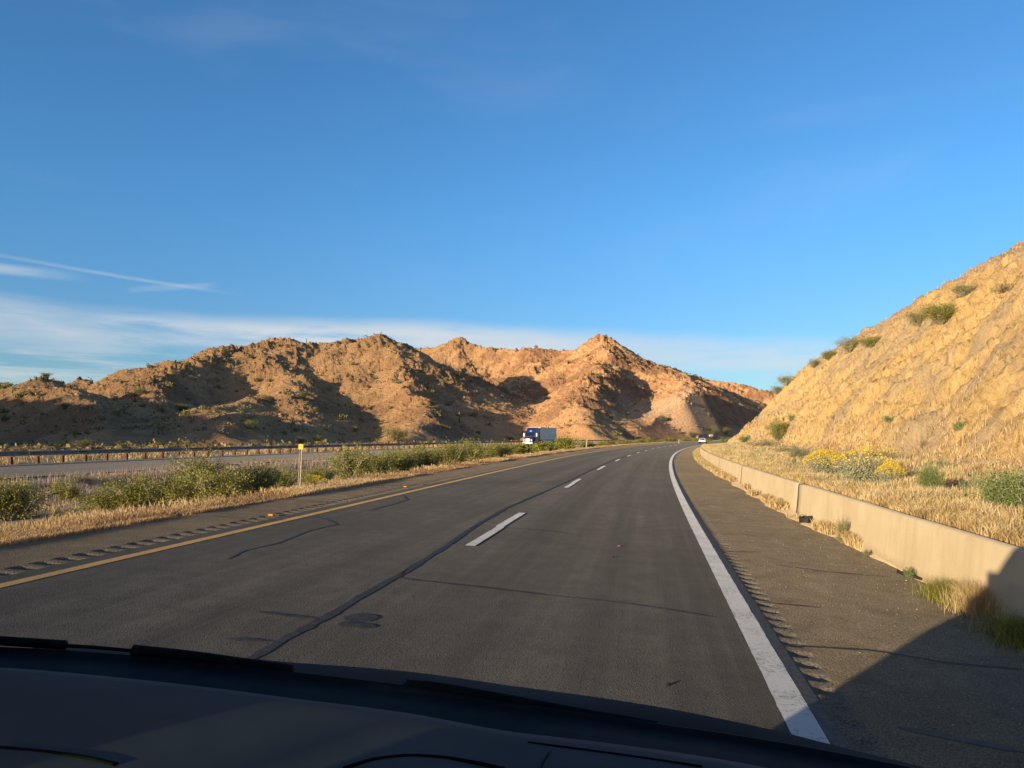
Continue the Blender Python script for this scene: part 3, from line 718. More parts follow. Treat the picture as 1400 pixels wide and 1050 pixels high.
# ------------------------------------------------------------------ the van the picture is taken from
M['van_paint'] = simple('dark_van_paint', (.05, .05, .055), .35, vary=.05, coat=.6)
M['hood_matte'] = simple('dusty_hood', (.07, .062, .052), .85, vary=.2, sc=2)
M['trim'] = simple('black_trim', (.006, .006, .0065), .6, vary=.3, sc=30)
M['dash'] = simple('dash_vinyl', (.098, .090, .088), .9, vary=.10, sc=3, bump=.0012)
M['headliner'] = simple('headliner', (.25, .25, .26), .9)
M['chrome'] = simple('chrome', (.75, .75, .76), .25, .9, .05)
def mk_glass(name, tint, gl=.06):
    m = MT(name); t = m.N.new('ShaderNodeBsdfTransparent'); t.inputs[0].default_value = (*tint, 1)
    g = m.N.new('ShaderNodeBsdfGlossy'); g.inputs['Roughness'].default_value = .02; mx = m.N.new('ShaderNodeMixShader')
    fr = m.N.new('ShaderNodeFresnel'); fr.inputs[0].default_value = 1.30
    m.L.new(m.math('MULTIPLY', fr.outputs[0], .8), mx.inputs[0]); m.L.new(t.outputs[0], mx.inputs[1]); m.L.new(g.outputs[0], mx.inputs[2])
    m.L.new(mx.outputs[0], m.N['Material Output'].inputs[0]); return m.m
M['windshield'] = mk_glass('windshield_glass', (.985, .995, .99)); M['side_glass'] = mk_glass('green_side_glass', (.62, .74, .62))
p0 = head(0); van = empty('van', (0, 0, float(zroad(0., -LATC))), (0, math.atan(.050), -p0))
tag(van, 'dark van seen from the passenger seat with wipers and dashboard in the foreground', 'van')
VM = Matrix.LocRotScale(van.location, van.rotation_euler, None); VI = VM.inverted(); EYE = VI @ Vector((0, 0, CAM_Z))
def vray(px, py): return (VI.to_3x3() @ Vector(((px - CX) / FPX, 1, (HY - py) / FPX)))
def gcurve(x): return 1.24 - .20 * (x + .35) ** 2
def on_curve(px, py, off=0.0):
    d = vray(px, py); t = 1.0
    for _ in range(40): p = EYE + d * t; t += (gcurve(p.x) + off - p.y) * .8 / d.y
    return EYE + d * t
SL_, SRt = -1.33, .68
def edge_curve(pts, off, xs):
    P = [on_curve(a, b, off) for a, b in pts]; X_ = [p.x for p in P]; Z_ = [p.z for p in P]
    zz = np.interp(xs, X_, Z_); k0 = (Z_[1] - Z_[0]) / (X_[1] - X_[0]) * .3; k1 = (Z_[-1] - Z_[-2]) / (X_[-1] - X_[-2])
    zz = np.where(xs < X_[0], Z_[0] + (xs - X_[0]) * k0, zz); zz = np.where(xs > X_[-1], Z_[-1] + (xs - X_[-1]) * k1 * .5, zz)
    for _ in range(3): zz[1:-1] = (zz[:-2] + 2 * zz[1:-1] + zz[2:]) / 4
    return zz
xs = np.linspace(SL_, SRt, 90)
z_top = edge_curve([(0, 884), (90, 889), (180, 896), (400, 919), (560, 938), (700, 961), (900, 990), (1050, 1012), (1170, 1034)], 0, xs)
z_dash = edge_curve([(0, 912), (180, 928), (400, 955), (560, 975), (690, 1000), (720, 1003), (1000, 1040), (1050, 1050)], -.13, xs)
gy = gcurve(xs)
def sheet(name, rows, mat, parent=van, solid=0, smooth=True):
    V = np.stack([np.stack(r, -1) for r in rows], 0); o = np_obj(name, V.reshape(-1, 3), grid_faces(V.shape[0], V.shape[1]), mat, parent, smooth=smooth)
    if solid: m = o.modifiers.new('thick', 'SOLIDIFY'); m.thickness = solid; m.offset = -1
    return o
sheet('cowl', [(xs, gy + .05, z_top - .03), (xs, gy + .012, z_top - .004), (xs, gy, z_top), (xs, gy - .012, z_top - .006), (xs, gy - .07, z_top * .45 + z_dash * .55 - .008), (xs, gy - .125, z_dash - .012)], M['trim'])
DX = np.linspace(0, 1, 26)
def dashz(x, y):
    zb = np.interp(x, xs, z_dash); d = (gcurve(x) - .13 - y)
    return zb + .004 - .018 * d - .10 * d * d + .0015 * np.sin(np.clip(d, 0, 1) * 30) * 0
sheet('dashboard', [(xs, gy - .128, z_dash - .014)] + [(xs, gy - .13 - .62 * t, dashz(xs, gy - .13 - .62 * t) - (.004 if t == 0 else 0)) for t in DX] + [(xs, gy - .78, z_dash - .3)], M['dash'])
def on_dash(px, py):
    d = vray(px, py); t = .2
    while t < 3:
        p = EYE + d * t
        if p.z < float(dashz(np.array(p.x), np.array(p.y))): return p + Vector((0, 0, .001))
        t += .004
    return EYE + d * t
def van_tube(name, pts, r, mat, f):
    bm = bmesh.new(); P = [f(*p) for p in pts]; Q = []
    for i in range((len(P) - 1) * 6 + 1):
        k = min(i // 6, len(P) - 2); Q.append(P[k].lerp(P[k + 1], (i - 6 * k) / 6))
    for _ in range(4): Q = [Q[0]] + [(Q[i - 1] + Q[i] * 2 + Q[i + 1]) / 4 for i in range(1, len(Q) - 1)] + [Q[-1]]
    add_tube(bm, Q, r, 8); return bm_obj(name, bm, mat, van, smooth=True)
van_tube('defroster_slot', [(470, 1052), (510, 1039), (560, 1034), (610, 1037), (660, 1046), (690, 1053)], .0035, M['trim'], on_dash)
van_tube('defroster_slot', [(0, 1024), (60, 1029), (120, 1037), (160, 1047)], .0035, M['trim'], on_dash)
van_tube('dash_seam', [(722, 1016), (800, 1026), (880, 1037), (960, 1049)], .002, M['trim'], on_dash)
van_tube('dash_seam', [(752, 1028), (742, 1044), (738, 1055)], .0016, M['trim'], on_dash)
oc = lambda off: (lambda a, b: on_curve(a, b, off))
w1 = van_tube('wiper_blade', [(-60, 872), (0, 876), (60, 880), (90, 882)], .009, M['trim'], oc(.015)); van_tube('wiper_arm', [(80, 882), (130, 885), (185, 890)], .0035, M['trim'], oc(.02))
van_tube('wiper_blade', [(182, 889), (260, 897), (330, 907), (400, 917)], .011, M['trim'], oc(.015))
van_tube('wiper_blade', [(556, 936), (600, 940), (700, 958), (800, 977), (900, 994)], .010, M['trim'], oc(.015)); van_tube('wiper_arm', [(555, 936), (548, 944), (470, 938), (410, 926)], .005, M['trim'], oc(.018))
for k_ in ('trim', 'hood_matte', 'dash'): M[k_].node_tree.nodes['Principled BSDF'].inputs['Specular IOR Level'].default_value = .06
# hood: short and steep, just rising above the cowl line
hx = np.linspace(-1.26, .60, 60)
zt = np.interp(hx, xs, z_top)
hoodz = edge_curve([(0, 880), (400, 906), (560, 918), (700, 938), (900, 966), (1050, 996), (1160, 1024)], .14, xs); hz = np.minimum(np.interp(hx, xs, hoodz), 1.42)
hy = gcurve(hx)
nose = 1.74 - .22 * np.abs((hx + .33) / .95) ** 3.2
sheet('hood', [(hx, hy + .06, hz - .03), (hx, hy + .10, hz - .008), (hx, hy + .14, hz), (hx, hy * .6 + nose * .4 + .06, hz - .05), (hx, hy * .25 + nose * .75, hz - .17), (hx, nose, hz - .34), (hx, nose + .03, hz - .6), (hx, nose + .04, hz - 1.0)], M['hood_matte'], solid=.01)
hd = .40 - .05 * ((xs + .33) / 1.0) ** 2; inset = (xs + .33) * .93 - .33
xr = -.33 + (xs + .33) * .90
rowsW = []
for t in np.linspace(0, 1, 12):
    rowsW.append((xs * (1 - t) + xr * t, (gy + .0) * (1 - t) + (hd) * t, (z_top - .006) * (1 - t) + 2.14 * t + .05 * math.sin(math.pi * t)))
sheet('windshield', rowsW, M['windshield'])
for sx, e in ((SL_, -1), (SRt, 1)):
    bm = bmesh.new(); xt = -.33 + (sx + .33) * .90
    add_tube(bm, [(sx, 1.05, 1.30), (sx * .7 + xt * .3, .85, 1.58), (xt, .38, 2.13)], [.045, .04, .04], 8); bm_obj('roof_pillar', bm, M['van_paint'], van)
    side = bmesh.new(); a, b = (sx, sx + e * .05) if e > 0 else (sx - .05, sx)
    add_prism(side, [(-3.3, .35), (1.45, .35), (1.55, .80), (1.35, 1.12), (1.04, 1.30), (-3.3, 1.30)], a, b); bm_obj('lower_side', side, M['van_paint'], van)
    side = bmesh.new(); add_prism(side, [(-3.3, 1.302), (-.45, 1.302), (-.38, 2.02), (.38, 2.02), (.36, 2.16), (-3.3, 2.16)], a, b); bm_obj('upper_side', side, M['van_paint'], van)
    gm = np_obj('side_window', [(sx + e * .02, -.44, 1.29), (sx + e * .02, 1.03, 1.29), (sx + e * .01 - e * .01, .40, 2.03), (sx + e * .01, -.37, 2.03)], [(0, 1, 2, 3)], M['side_glass'], van); gm.modifiers.new('t', 'SOLIDIFY').thickness = .004
    bm = bmesh.new(); add_box(bm, min(sx + e * .08, sx + e * .26), max(sx + e * .08, sx + e * .26), .72, .82, 1.28, 1.50); bm_obj('wing_mirror', bm, M['van_paint'], van, bevel=.03)
    for y in (1.05, -2.3):
        bm = bmesh.new(); add_cyl(bm, (sx - e * .08, y, .34), (1, 0, 0), .34, .24, 28); wo = bm_obj('wheel', bm, M['rubber'], van, bevel=.02)
        bm = bmesh.new(); add_cyl(bm, (sx + e * .045, y, .34), (1, 0, 0), .20, .02, 20); bm_obj('rim', bm, M['chrome'], wo)
bm = bmesh.new(); add_box(bm, SL_ - .05, SRt + .05, -3.3, .38, 2.165, 2.20); bm_obj('roof', bm, M['van_paint'], van, bevel=.015)
bm = bmesh.new(); add_box(bm, SL_, SRt, -3.36, -3.305, .35, 2.16); bm_obj('rear_door', bm, M['van_paint'], van)
bm = bmesh.new(); add_box(bm, SL_ + .002, SRt - .002, -3.3, 1.3, .30, .345); bm_obj('floor', bm, M['trim'], van)

# ------------------------------------------------------------------ semi truck on the far carriageway
M['truck_blue'] = simple('truck_blue', (.010, .035, .13), .4, vary=.06, coat=.1); M['trailer_white'] = simple('trailer_white', (.50, .48, .44), .5, vary=.08, sc=.5)
M['trailer_side'] = simple('trailer_panel', (.86, .76, .60), .7, .0, .06, .6); M['dark_glass'] = simple('dark_glass', (.015, .02, .025), .12, vary=.05)
M['lamp'] = simple('headlamp_lens', (.8, .8, .78), .2, vary=.05); M['red'] = simple('tail_lamp', (.5, .02, .015), .3); M['silver'] = simple('silver', (.30, .30, .31), .45, .6, .05)
loc, rz = road_at(157, -36.4, OPPZ)
# place by sight line, lateral position in the outer lane
truck = empty('semi_truck', loc, (0, 0, rz + math.pi)); tag(truck, 'dark blue semi truck with white box trailer driving toward the viewer on far carriageway', 'truck')
def tp(name, bm, mat, par=truck, bevel=0): return bm_obj(name, bm, M[mat] if isinstance(mat, str) else mat, par, bevel)
# y forward; tractor front at y=+3.6
bm = bmesh.new(); add_prism(bm, [(3.3, .55), (3.45, .9), (3.35, 1.45), (2.9, 1.72), (1.75, 1.95), (1.75, .55)], -1.0, 1.0, [.12, .10, .14, .06, 0, 0]); tp('hood', bm, 'truck_blue', bevel=.06)
bm = bmesh.new(); add_prism(bm, [(1.745, .6), (1.745, 2.0), (1.25, 2.78), (.75, 3.35), (.1, 3.86), (-1.6, 4.02), (-1.6, .6)], -1.22, 1.22, [0, 0, .10, .12, .16, .1, 0]); tp('cab', bm, 'truck_blue', bevel=.07)
bm = bmesh.new(); add_prism(bm, [(1.765, 2.03), (1.29, 2.76), (1.26, 2.74), (1.735, 2.01)], -1.02, 1.02); tp('windshield', bm, 'dark_glass')
for e in (-1, 1):
    bm = bmesh.new(); add_prism(bm, [(1.45, 1.95), (1.1, 2.6), (.35, 2.6), (.35, 1.9)], e * 1.225 - .008, e * 1.225 + .008); tp('side_window', bm, 'dark_glass')
    bm = bmesh.new(); add_box(bm, e * 1.5 - .13, e * 1.5 + .13, 1.35, 1.47, 1.95, 2.7); mo = tp('mirror', bm, 'silver', bevel=.04)
    bm = bmesh.new(); add_tube(bm, [(e * 1.22, 1.3, 2.6), (e * 1.45, 1.4, 2.62)], .03); add_tube(bm, [(e * 1.22, 1.3, 2.05), (e * 1.45, 1.4, 2.05)], .03); tp('mirror_arm', bm, 'silver', mo)
    bm = bmesh.new(); add_box(bm, e * .86 - .16, e * .86 + .16, 3.25, 3.42, .98, 1.22); tp('headlight', bm, 'lamp', bevel=.04)
    bm = bmesh.new(); add_cyl(bm, (e * .98, -.1, .78), (0, 1, 0), .33, 1.7, 20); tp('fuel_tank', bm, 'silver', bevel=.03)
    bm = bmesh.new(); add_cyl(bm, (e * 1.05, -1.75, 2.6), (0, 0, 1), .08, 2.4, 12); tp('exhaust_stack', bm, 'chrome')
    for y in (2.5, -1.9, -3.2, -15.2, -16.5):
        bm = bmesh.new(); add_cyl(bm, (e * 1.02, y, .52), (1, 0, 0), .52, .40 if y != 2.5 else .3, 26); wo = tp('wheel', bm, 'rubber', bevel=.03)
        bm = bmesh.new(); add_cyl(bm, (e * 1.235, y, .52), (1, 0, 0), .27, .03, 16); tp('rim', bm, 'silver', wo)
bm = bmesh.new(); add_box(bm, -.46, .46, 3.36, 3.50, .82, 1.50); gl_ = tp('grille', bm, 'silver', bevel=.04)
for i in range(6):
    bm = bmesh.new(); add_box(bm, -.40, .40, 3.505, 3.52, .88 + .10 * i, .92 + .10 * i); tp('grille_bar', bm, 'trim', gl_)
bm = bmesh.new(); add_box(bm, -1.16, 1.16, 3.25, 3.62, .32, .74); tp('bumper', bm, 'silver', bevel=.06)
bm = bmesh.new(); add_box(bm, -.45, .45, -16.9, 1.9, .55, .74); tp('chassis', bm, 'trim')
bm = bmesh.new()                              # white eagle-like mark on the roof fairing: five-point shape
cc = Vector((0, .985, 3.12)); nrm = Vector((0, .57, .5)).normalized(); up = Vector((0, -.5, .57)).normalized()
vs = [bm.verts.new(cc + nrm * .07 + Vector((1, 0, 0)) * (.42 if i % 2 == 0 else .17) * math.sin(i * math.pi / 5) + up * (.34 if i % 2 == 0 else .14) * math.cos(i * math.pi / 5)) for i in range(10)]
bm.faces.new(vs); tp('fairing_emblem', bm, 'trailer_white')
bm = bmesh.new(); add_box(bm, -1.30, 1.30, -17.2, -2.35, 1.12, 4.10); tr_ = tp('trailer', bm, 'trailer_side', bevel=.03)
bm = bmesh.new(); add_box(bm, -1.301, 1.301, -2.42, -2.33, 1.1, 4.12); tp('trailer_front', bm, 'trailer_white', tr_)
bm = bmesh.new(); add_box(bm, -.85, .85, -2.32, -1.75, 2.2, 3.7); tp('cooling_unit', bm, 'trailer_white', tr_, .06)
for e in (-1, 1):
    bm = bmesh.new(); add_box(bm, e * 1.31 - .012, e * 1.31 + .012, -17.2, -2.35, 4.0, 4.11); add_box(bm, e * 1.31 - .012, e * 1.31 + .012, -17.2, -2.35, 1.10, 1.24); tp('side_rail', bm, 'silver', tr_)
    bm = bmesh.new(); add_box(bm, e * 1.2 - .02, e * 1.2 + .02, -13.8, -6.4, .42, 1.1); tp('side_skirt', bm, 'trailer_side', tr_)
    for y in range(12):
        if y % 2 == 0:
            bm = bmesh.new(); add_box(bm, e * 1.305 - .008, e * 1.305 + .008, -3.6 - y * 1.2, -3.55 - y * 1.2, 1.24, 4.0); tp('side_post', bm, 'trailer_side', tr_)
    bm = bmesh.new(); add_box(bm, e * .7 - .06, e * .7 + .06, -4.6, -4.45, .25, 1.1); tp('landing_leg', bm, 'silver', tr_)
# ------------------------------------------------------------------ white car far ahead
M['car_white'] = simple('car_white', (.78, .78, .77), .3, vary=.03, coat=.5)
loc, rz = road_at(204, -2.0); car = empty('car', loc, (0, TILT(204), rz)); tag(car, 'small white car seen from behind, far ahead where the road bends away', 'car')
bm = bmesh.new(); add_prism(bm, [(-2.3, .38), (-2.38, .75), (-2.25, 1.0), (2.0, .95), (2.35, .7), (2.3, .35)], -.92, .92, [.05, 0, .04, .05, .12, .1]); bm_obj('body', bm, M['car_white'], car, .06)
bm = bmesh.new(); add_prism(bm, [(-2.2, 1.0), (-1.85, 1.48), (-.2, 1.56), (.55, 1.48), (1.3, .99)], -.82, .82, [.02, .16, .16, .15, .02]); cabn = bm_obj('cabin', bm, M['car_white'], car, .05)
bm = bmesh.new(); add_prism(bm, [(-2.21, 1.04), (-1.90, 1.42), (-1.87, 1.40), (-2.18, 1.02)], -.66, .66, [0, .05, .05, 0]); bm_obj('rear_window', bm, M['dark_glass'], cabn)
for e in (-1, 1):
    bm = bmesh.new(); add_box(bm, e * .76 - .13, e * .76 + .13, -2.42, -2.30, .78, .95); bm_obj('tail_light', bm, M['red'], car, bevel=.02)
    for y in (-1.45, 1.45):
        bm = bmesh.new(); add_cyl(bm, (e * .80, y, .33), (1, 0, 0), .33, .22, 20); bm_obj('wheel', bm, M['rubber'], car)
bm = bmesh.new(); add_box(bm, -.8, .8, -2.44, -2.3, .36, .55); bm_obj('rear_bumper', bm, M['trim'], car, bevel=.03)

# ------------------------------------------------------------------ plants
def quads(C, D, Wd, size, aspect):
    """leaf quads at C with random frames"""
    n = len(C); a = RNG.normal(size=(n, 3)); a /= np.linalg.norm(a, axis=1)[:, None]; b = RNG.normal(size=(n, 3)); b = np.cross(a, b); b /= np.linalg.norm(b, axis=1)[:, None]
    s = (size * (.6 + .8 * RNG.random(n)))[:, None]; w = s * aspect
    V = np.stack([C - a * s * .5, C + b * w * .5, C + a * s * .5, C - b * w * .5], 1).reshape(-1, 3)
    return V, np.arange(4 * n).reshape(-1, 4)
def tubes(paths, radii, seg=3):
    V = []; F = []; o = 0
    for P, r in zip(paths, radii):
        P = np.asarray(P); n = len(P); T = np.gradient(P, axis=0); T /= np.linalg.norm(T, axis=1)[:, None] + 1e-9
        u = np.cross(T, [0.31, .95, .05]); u /= np.linalg.norm(u, axis=1)[:, None] + 1e-9; v = np.cross(T, u)
        rr_ = (r * np.linspace(1, .25, n))[:, None]
        for k in range(seg):
            a = 2 * math.pi * k / seg; V.append(P + (u * math.cos(a) + v * math.sin(a)) * rr_)
        for k in range(seg):
            i = np.arange(n - 1); k2 = (k + 1) % seg
            F.append(np.stack([o + k * n + i, o + k2 * n + i, o + k2 * n + i + 1, o + k * n + i + 1], 1))
        o += n * seg
    return np.concatenate(V), np.concatenate(F)
def make_bush(R0, H, nst, nleaf, leaf, asp=.45, spread=1.0, low=.25, branch=3, clump=.09, flat=1.0, seed=0):
    rng = np.random.default_rng(seed); paths = []; rad = []; tips = []
    for i in range(nst):
        a = rng.random() * 2 * math.pi; tilt = (rng.random() ** .7) * spread; hh = H * (.62 + .38 * rng.random()) * (1 - .35 * tilt / max(spread, .01) * flat)
        ro = R0 * tilt / spread * (.8 + .3 * rng.random()); t = np.linspace(0, 1, 7)[:, None]
        end = np.array([math.cos(a) * ro, math.sin(a) * ro, hh]); b0 = np.array([math.cos(a), math.sin(a), 0]) * R0 * .06
        P = b0 * (1 - t) + np.array([end[0], end[1], 0]) * t ** .8 + np.array([0, 0, hh]) * t ** 1.15 + np.cumsum(rng.normal(size=(7, 3)), 0) * .018 * H
        paths.append(P); rad.append(.012 * H + .003)
        for b in range(branch):
            k = rng.integers(2, 6); d = rng.normal(size=3); d[2] = abs(d[2]) * .8 + .3; d /= np.linalg.norm(d); L = H * (.18 + .25 * rng.random())
            Q = P[k] + np.linspace(0, 1, 4)[:, None] * d * L + np.cumsum(rng.normal(size=(4, 3)), 0) * .012 * H
            paths.append(Q); rad.append(.006 * H + .002); tips += [Q[2], Q[3], (Q[2] + Q[3]) / 2]
        tips += [P[-1], P[-2], P[4], P[3], (P[3] + P[4]) / 2, P[2] * [1.15, 1.15, .8]]
    tips = np.array(tips); nt = len(tips); own = rng.integers(0, nt, nleaf)
    C = tips[own] + rng.normal(size=(nleaf, 3)) * clump * H * np.array([1.1, 1.1, .8]); C[:, 2] = np.maximum(C[:, 2], rng.random(nleaf) * .12 * H)
    V, F = quads(C, None, None, leaf, asp)
    tone = rng.random(nt)[own] * .6 + rng.random(nleaf) * .4
    return (V, F, np.repeat(tone, 4)), tubes(paths, rad)
def bush_proto(leafmat, stemmat='stem', **k):
    (V, F, t), (SV, SF_) = make_bush(**k)
    return np_mesh('foliage', V, F, M[leafmat], rnd=t), np_mesh('branches', SV, SF_, M[stemmat]), k['H'], k['R0']
def place_plant(proto, name, loc, h, w, label, cat='shrub', group=None, extra=None):
    lm, sm, H, R0 = proto; o = empty(name, loc, (0, 0, random.uniform(0, 6.28))); sx = w / (2 * R0); o.scale = (sx, sx * random.uniform(.85, 1.1), h / H)
    for nm, me in (('foliage', lm), ('branches', sm)): link(bpy.data.objects.new(nm, me), o)
    if extra: e_ = link(bpy.data.objects.new(extra[0], extra[1]), o); e_.scale = (R0 / .9, R0 / .9, H / .75)
    return tag(o, label, cat, group)
CRE = [bush_proto('creosote', R0=1.0, H=1.3, nst=44, nleaf=6800, leaf=.060, asp=.55, spread=1.0, branch=6, clump=.07, flat=.75, seed=100 + i) for i in range(5)]
CREL = [bush_proto('creosote', R0=1.0, H=1.3, nst=30, nleaf=3200, leaf=.12, asp=.6, spread=1.0, branch=4, clump=.08, flat=.75, seed=120 + i) for i in range(3)]
AIRY = bush_proto('creosote', R0=.9, H=2.0, nst=24, nleaf=3800, leaf=.06, spread=.9, branch=5, clump=.06, flat=.6, seed=140)
DRYB = [bush_proto('creosote_dry', R0=.6, H=.6, nst=26, nleaf=1500, leaf=.035, branch=3, clump=.10, seed=150 + i) for i in range(2)]
BRIT = bush_proto('brittle', R0=.9, H=.75, nst=34, nleaf=6500, leaf=.045, asp=.6, branch=4, clump=.085, flat=.9, seed=160)
WEED = bush_proto('green', R0=.35, H=.35, nst=20, nleaf=1400, leaf=.035, branch=3, clump=.10, seed=170)
SAGE = bush_proto('sage', R0=.6, H=.8, nst=34, nleaf=5200, leaf=.035, asp=.3, branch=4, clump=.08, flat=.5, seed=171)
GRNB = bush_proto('green', R0=.6, H=.8, nst=44, nleaf=14000, leaf=.040, asp=.35, branch=5, clump=.08, flat=.5, seed=172)
PALO = [bush_proto('palo', 'stem_dark', R0=1.3, H=2.6, nst=20, nleaf=2600, leaf=.11, branch=5, clump=.08, flat=.7, seed=180 + i) for i in range(2)]
HSH = [bush_proto('palo' if i % 2 else 'creosote_dry', 'stem_dark', R0=.8, H=.9, nst=9, nleaf=150, leaf=.26, asp=.7, branch=1, clump=.14, seed=190 + i) for i in range(4)]
def flowers(R0, H, n, seed):
    rng = np.random.default_rng(seed); a = rng.random(n) * 6.283; r = R0 * np.sqrt(rng.random(n)) * 1.05; z = H * (1.06 - .45 * (r / R0) ** 2) + rng.random(n) * .12 * H
    V, F = quads(np.stack([np.cos(a) * r, np.sin(a) * r, z], 1), None, None, .036, .9); return np_mesh('flowers', V, F, M['petal'], rnd=np.repeat(rng.random(n), 4))
FL1 = flowers(.9, .75, 420, 5); FLd = flowers(.9, .75, 1700, 6)
def zmed_any(s, l): return zmed(s, l)
MED = [
 (10, 712, 62, 110, 0, 'dense dark green creosote bush cut off by the left edge of the photo'),
 (90, 684, 28, 44, 1, 'small dark green bush standing alone in the bare part of the median'),
 (150, 700, 34, 80, 2, 'low spreading green bush at the left end of the long median thicket'),
 (195, 697, 52, 90, 3, 'rounded green creosote bush left of the tall bare-branched one'),
 (240, 694, 46, 86, 4, 'green creosote bush at the foot of the tall bare-branched one'),
 (305, 690, 56, 96, 0, 'wide green creosote bush just right of the tall bare-branched one'),
 (345, 683, 52, 80, 1, 'green creosote bush with grey twigs left of the amber marker post'),
 (382, 672, 34, 56, 2, 'low dusky bush immediately left of the amber marker post'),
 (437, 664, 30, 50, 3, 'low green bush immediately right of the amber marker post'),
 (478, 657, 46, 74, 4, 'tall rounded green bush, second to the right of the amber post'),
 (512, 652, 36, 62, 0, 'green bush touching the right side of the tall rounded one'),
 (548, 648, 34, 62, 1, 'olive green bush in the middle of the median, third past the rounded one'),
 (582, 643, 34, 60, 2, 'olive green median bush straight below the valley shadow'),
 (616, 638, 34, 60, 3, 'yellow-green median bush near the point where the guardrail fades'),
 (648, 633, 32, 54, 4, 'green median bush two plants to the left of the truck'),
 (680, 629, 27, 50, 0, 'green median bush hiding the ground in front of the truck cab'),
 (712, 625, 20, 46, 1, 'low green median bush below the truck grille'),
 (742, 622, 17, 42, 2, 'low green median bush below the truck trailer'),
 (774, 617, 21, 40, 3, 'dark round median bush just right of the truck trailer'),
]
cre_g = 'creosote bushes in the median'
for (x, y, h, w, v, lab) in MED:
    s, l = px2(x, y, zmed); loc, _ = road_at(s, l, zf=zmed); Z = loc[1]
    place_plant(CRE[v] if Z < 60 else CREL[v % 3], 'creosote_bush', (loc[0], loc[1], loc[2] - .05), h / FPX * Z * 1.02, w / FPX * Z * 1.02, lab, 'bush', cre_g)
s, l = px2(268, 690, zmed); loc, _ = road_at(s, l, zf=zmed)
place_plant(AIRY, 'creosote_bush', loc, 84 / FPX * loc[1], 92 / FPX * loc[1], 'tallest median bush, airy with bare pale branches sticking out above the others', 'bush', cre_g)
far_lab = 'low green bush in the distant row along the left side of the bend'
for i in range(34):
    s = 118 + i * 5.2 + random.uniform(-1.5, 1.5); l = random.uniform(-11.5, -15) if i % 3 else random.uniform(-16, -22); loc, _ = road_at(s, l, zf=zmed)
    place_plant(CREL[i % 3], 'creosote_bush', loc, random.uniform(.9, 1.7), random.uniform(2.2, 3.6), far_lab, 'bush', 'bushes in the distant row along the bend')
back_lab = 'bush in the second row of the median thicket, behind the front bushes'
for i in range(14):
    s = 26 + i * 6.6 + random.uniform(-1.5, 1.5); l = random.uniform(-13.5, -19.5); loc, _ = road_at(s, l, zf=zmed)
    if s < 38: continue
    place_plant(CRE[i % 5] if s < 60 else CREL[i % 3], 'creosote_bush', loc, random.uniform(.8, 1.35), random.uniform(2.0, 3.2), back_lab, 'bush', 'second row of median bushes')
# small forbs of the median
for (x, y, h, w, pr, ex, lab) in [(431, 668, 16, 36, WEED, FLd, 'yellow flowering tuft at the shoulder edge right of the amber post'),
      (60, 668, 14, 40, SAGE, None, 'grey green tuft beside the far carriageway near the left edge'), (112, 664, 13, 50, SAGE, None, 'low grey green plant with pinkish stalks behind it, far left of the median'),
      (495, 660, 14, 34, DRYB[0], None, 'straw-coloured tuft between the green bushes right of the amber post'), (30, 735, 14, 60, DRYB[1], None, 'reddish dry tuft at the shoulder edge near the left frame side')]:
    s, l = px2(x, y, zmed); loc, _ = road_at(s, l, zf=zmed); place_plant(pr, 'desert_weed', loc, h / FPX * loc[1], w / FPX * loc[1], lab, 'weed', None, ('flowers', ex) if ex else None)
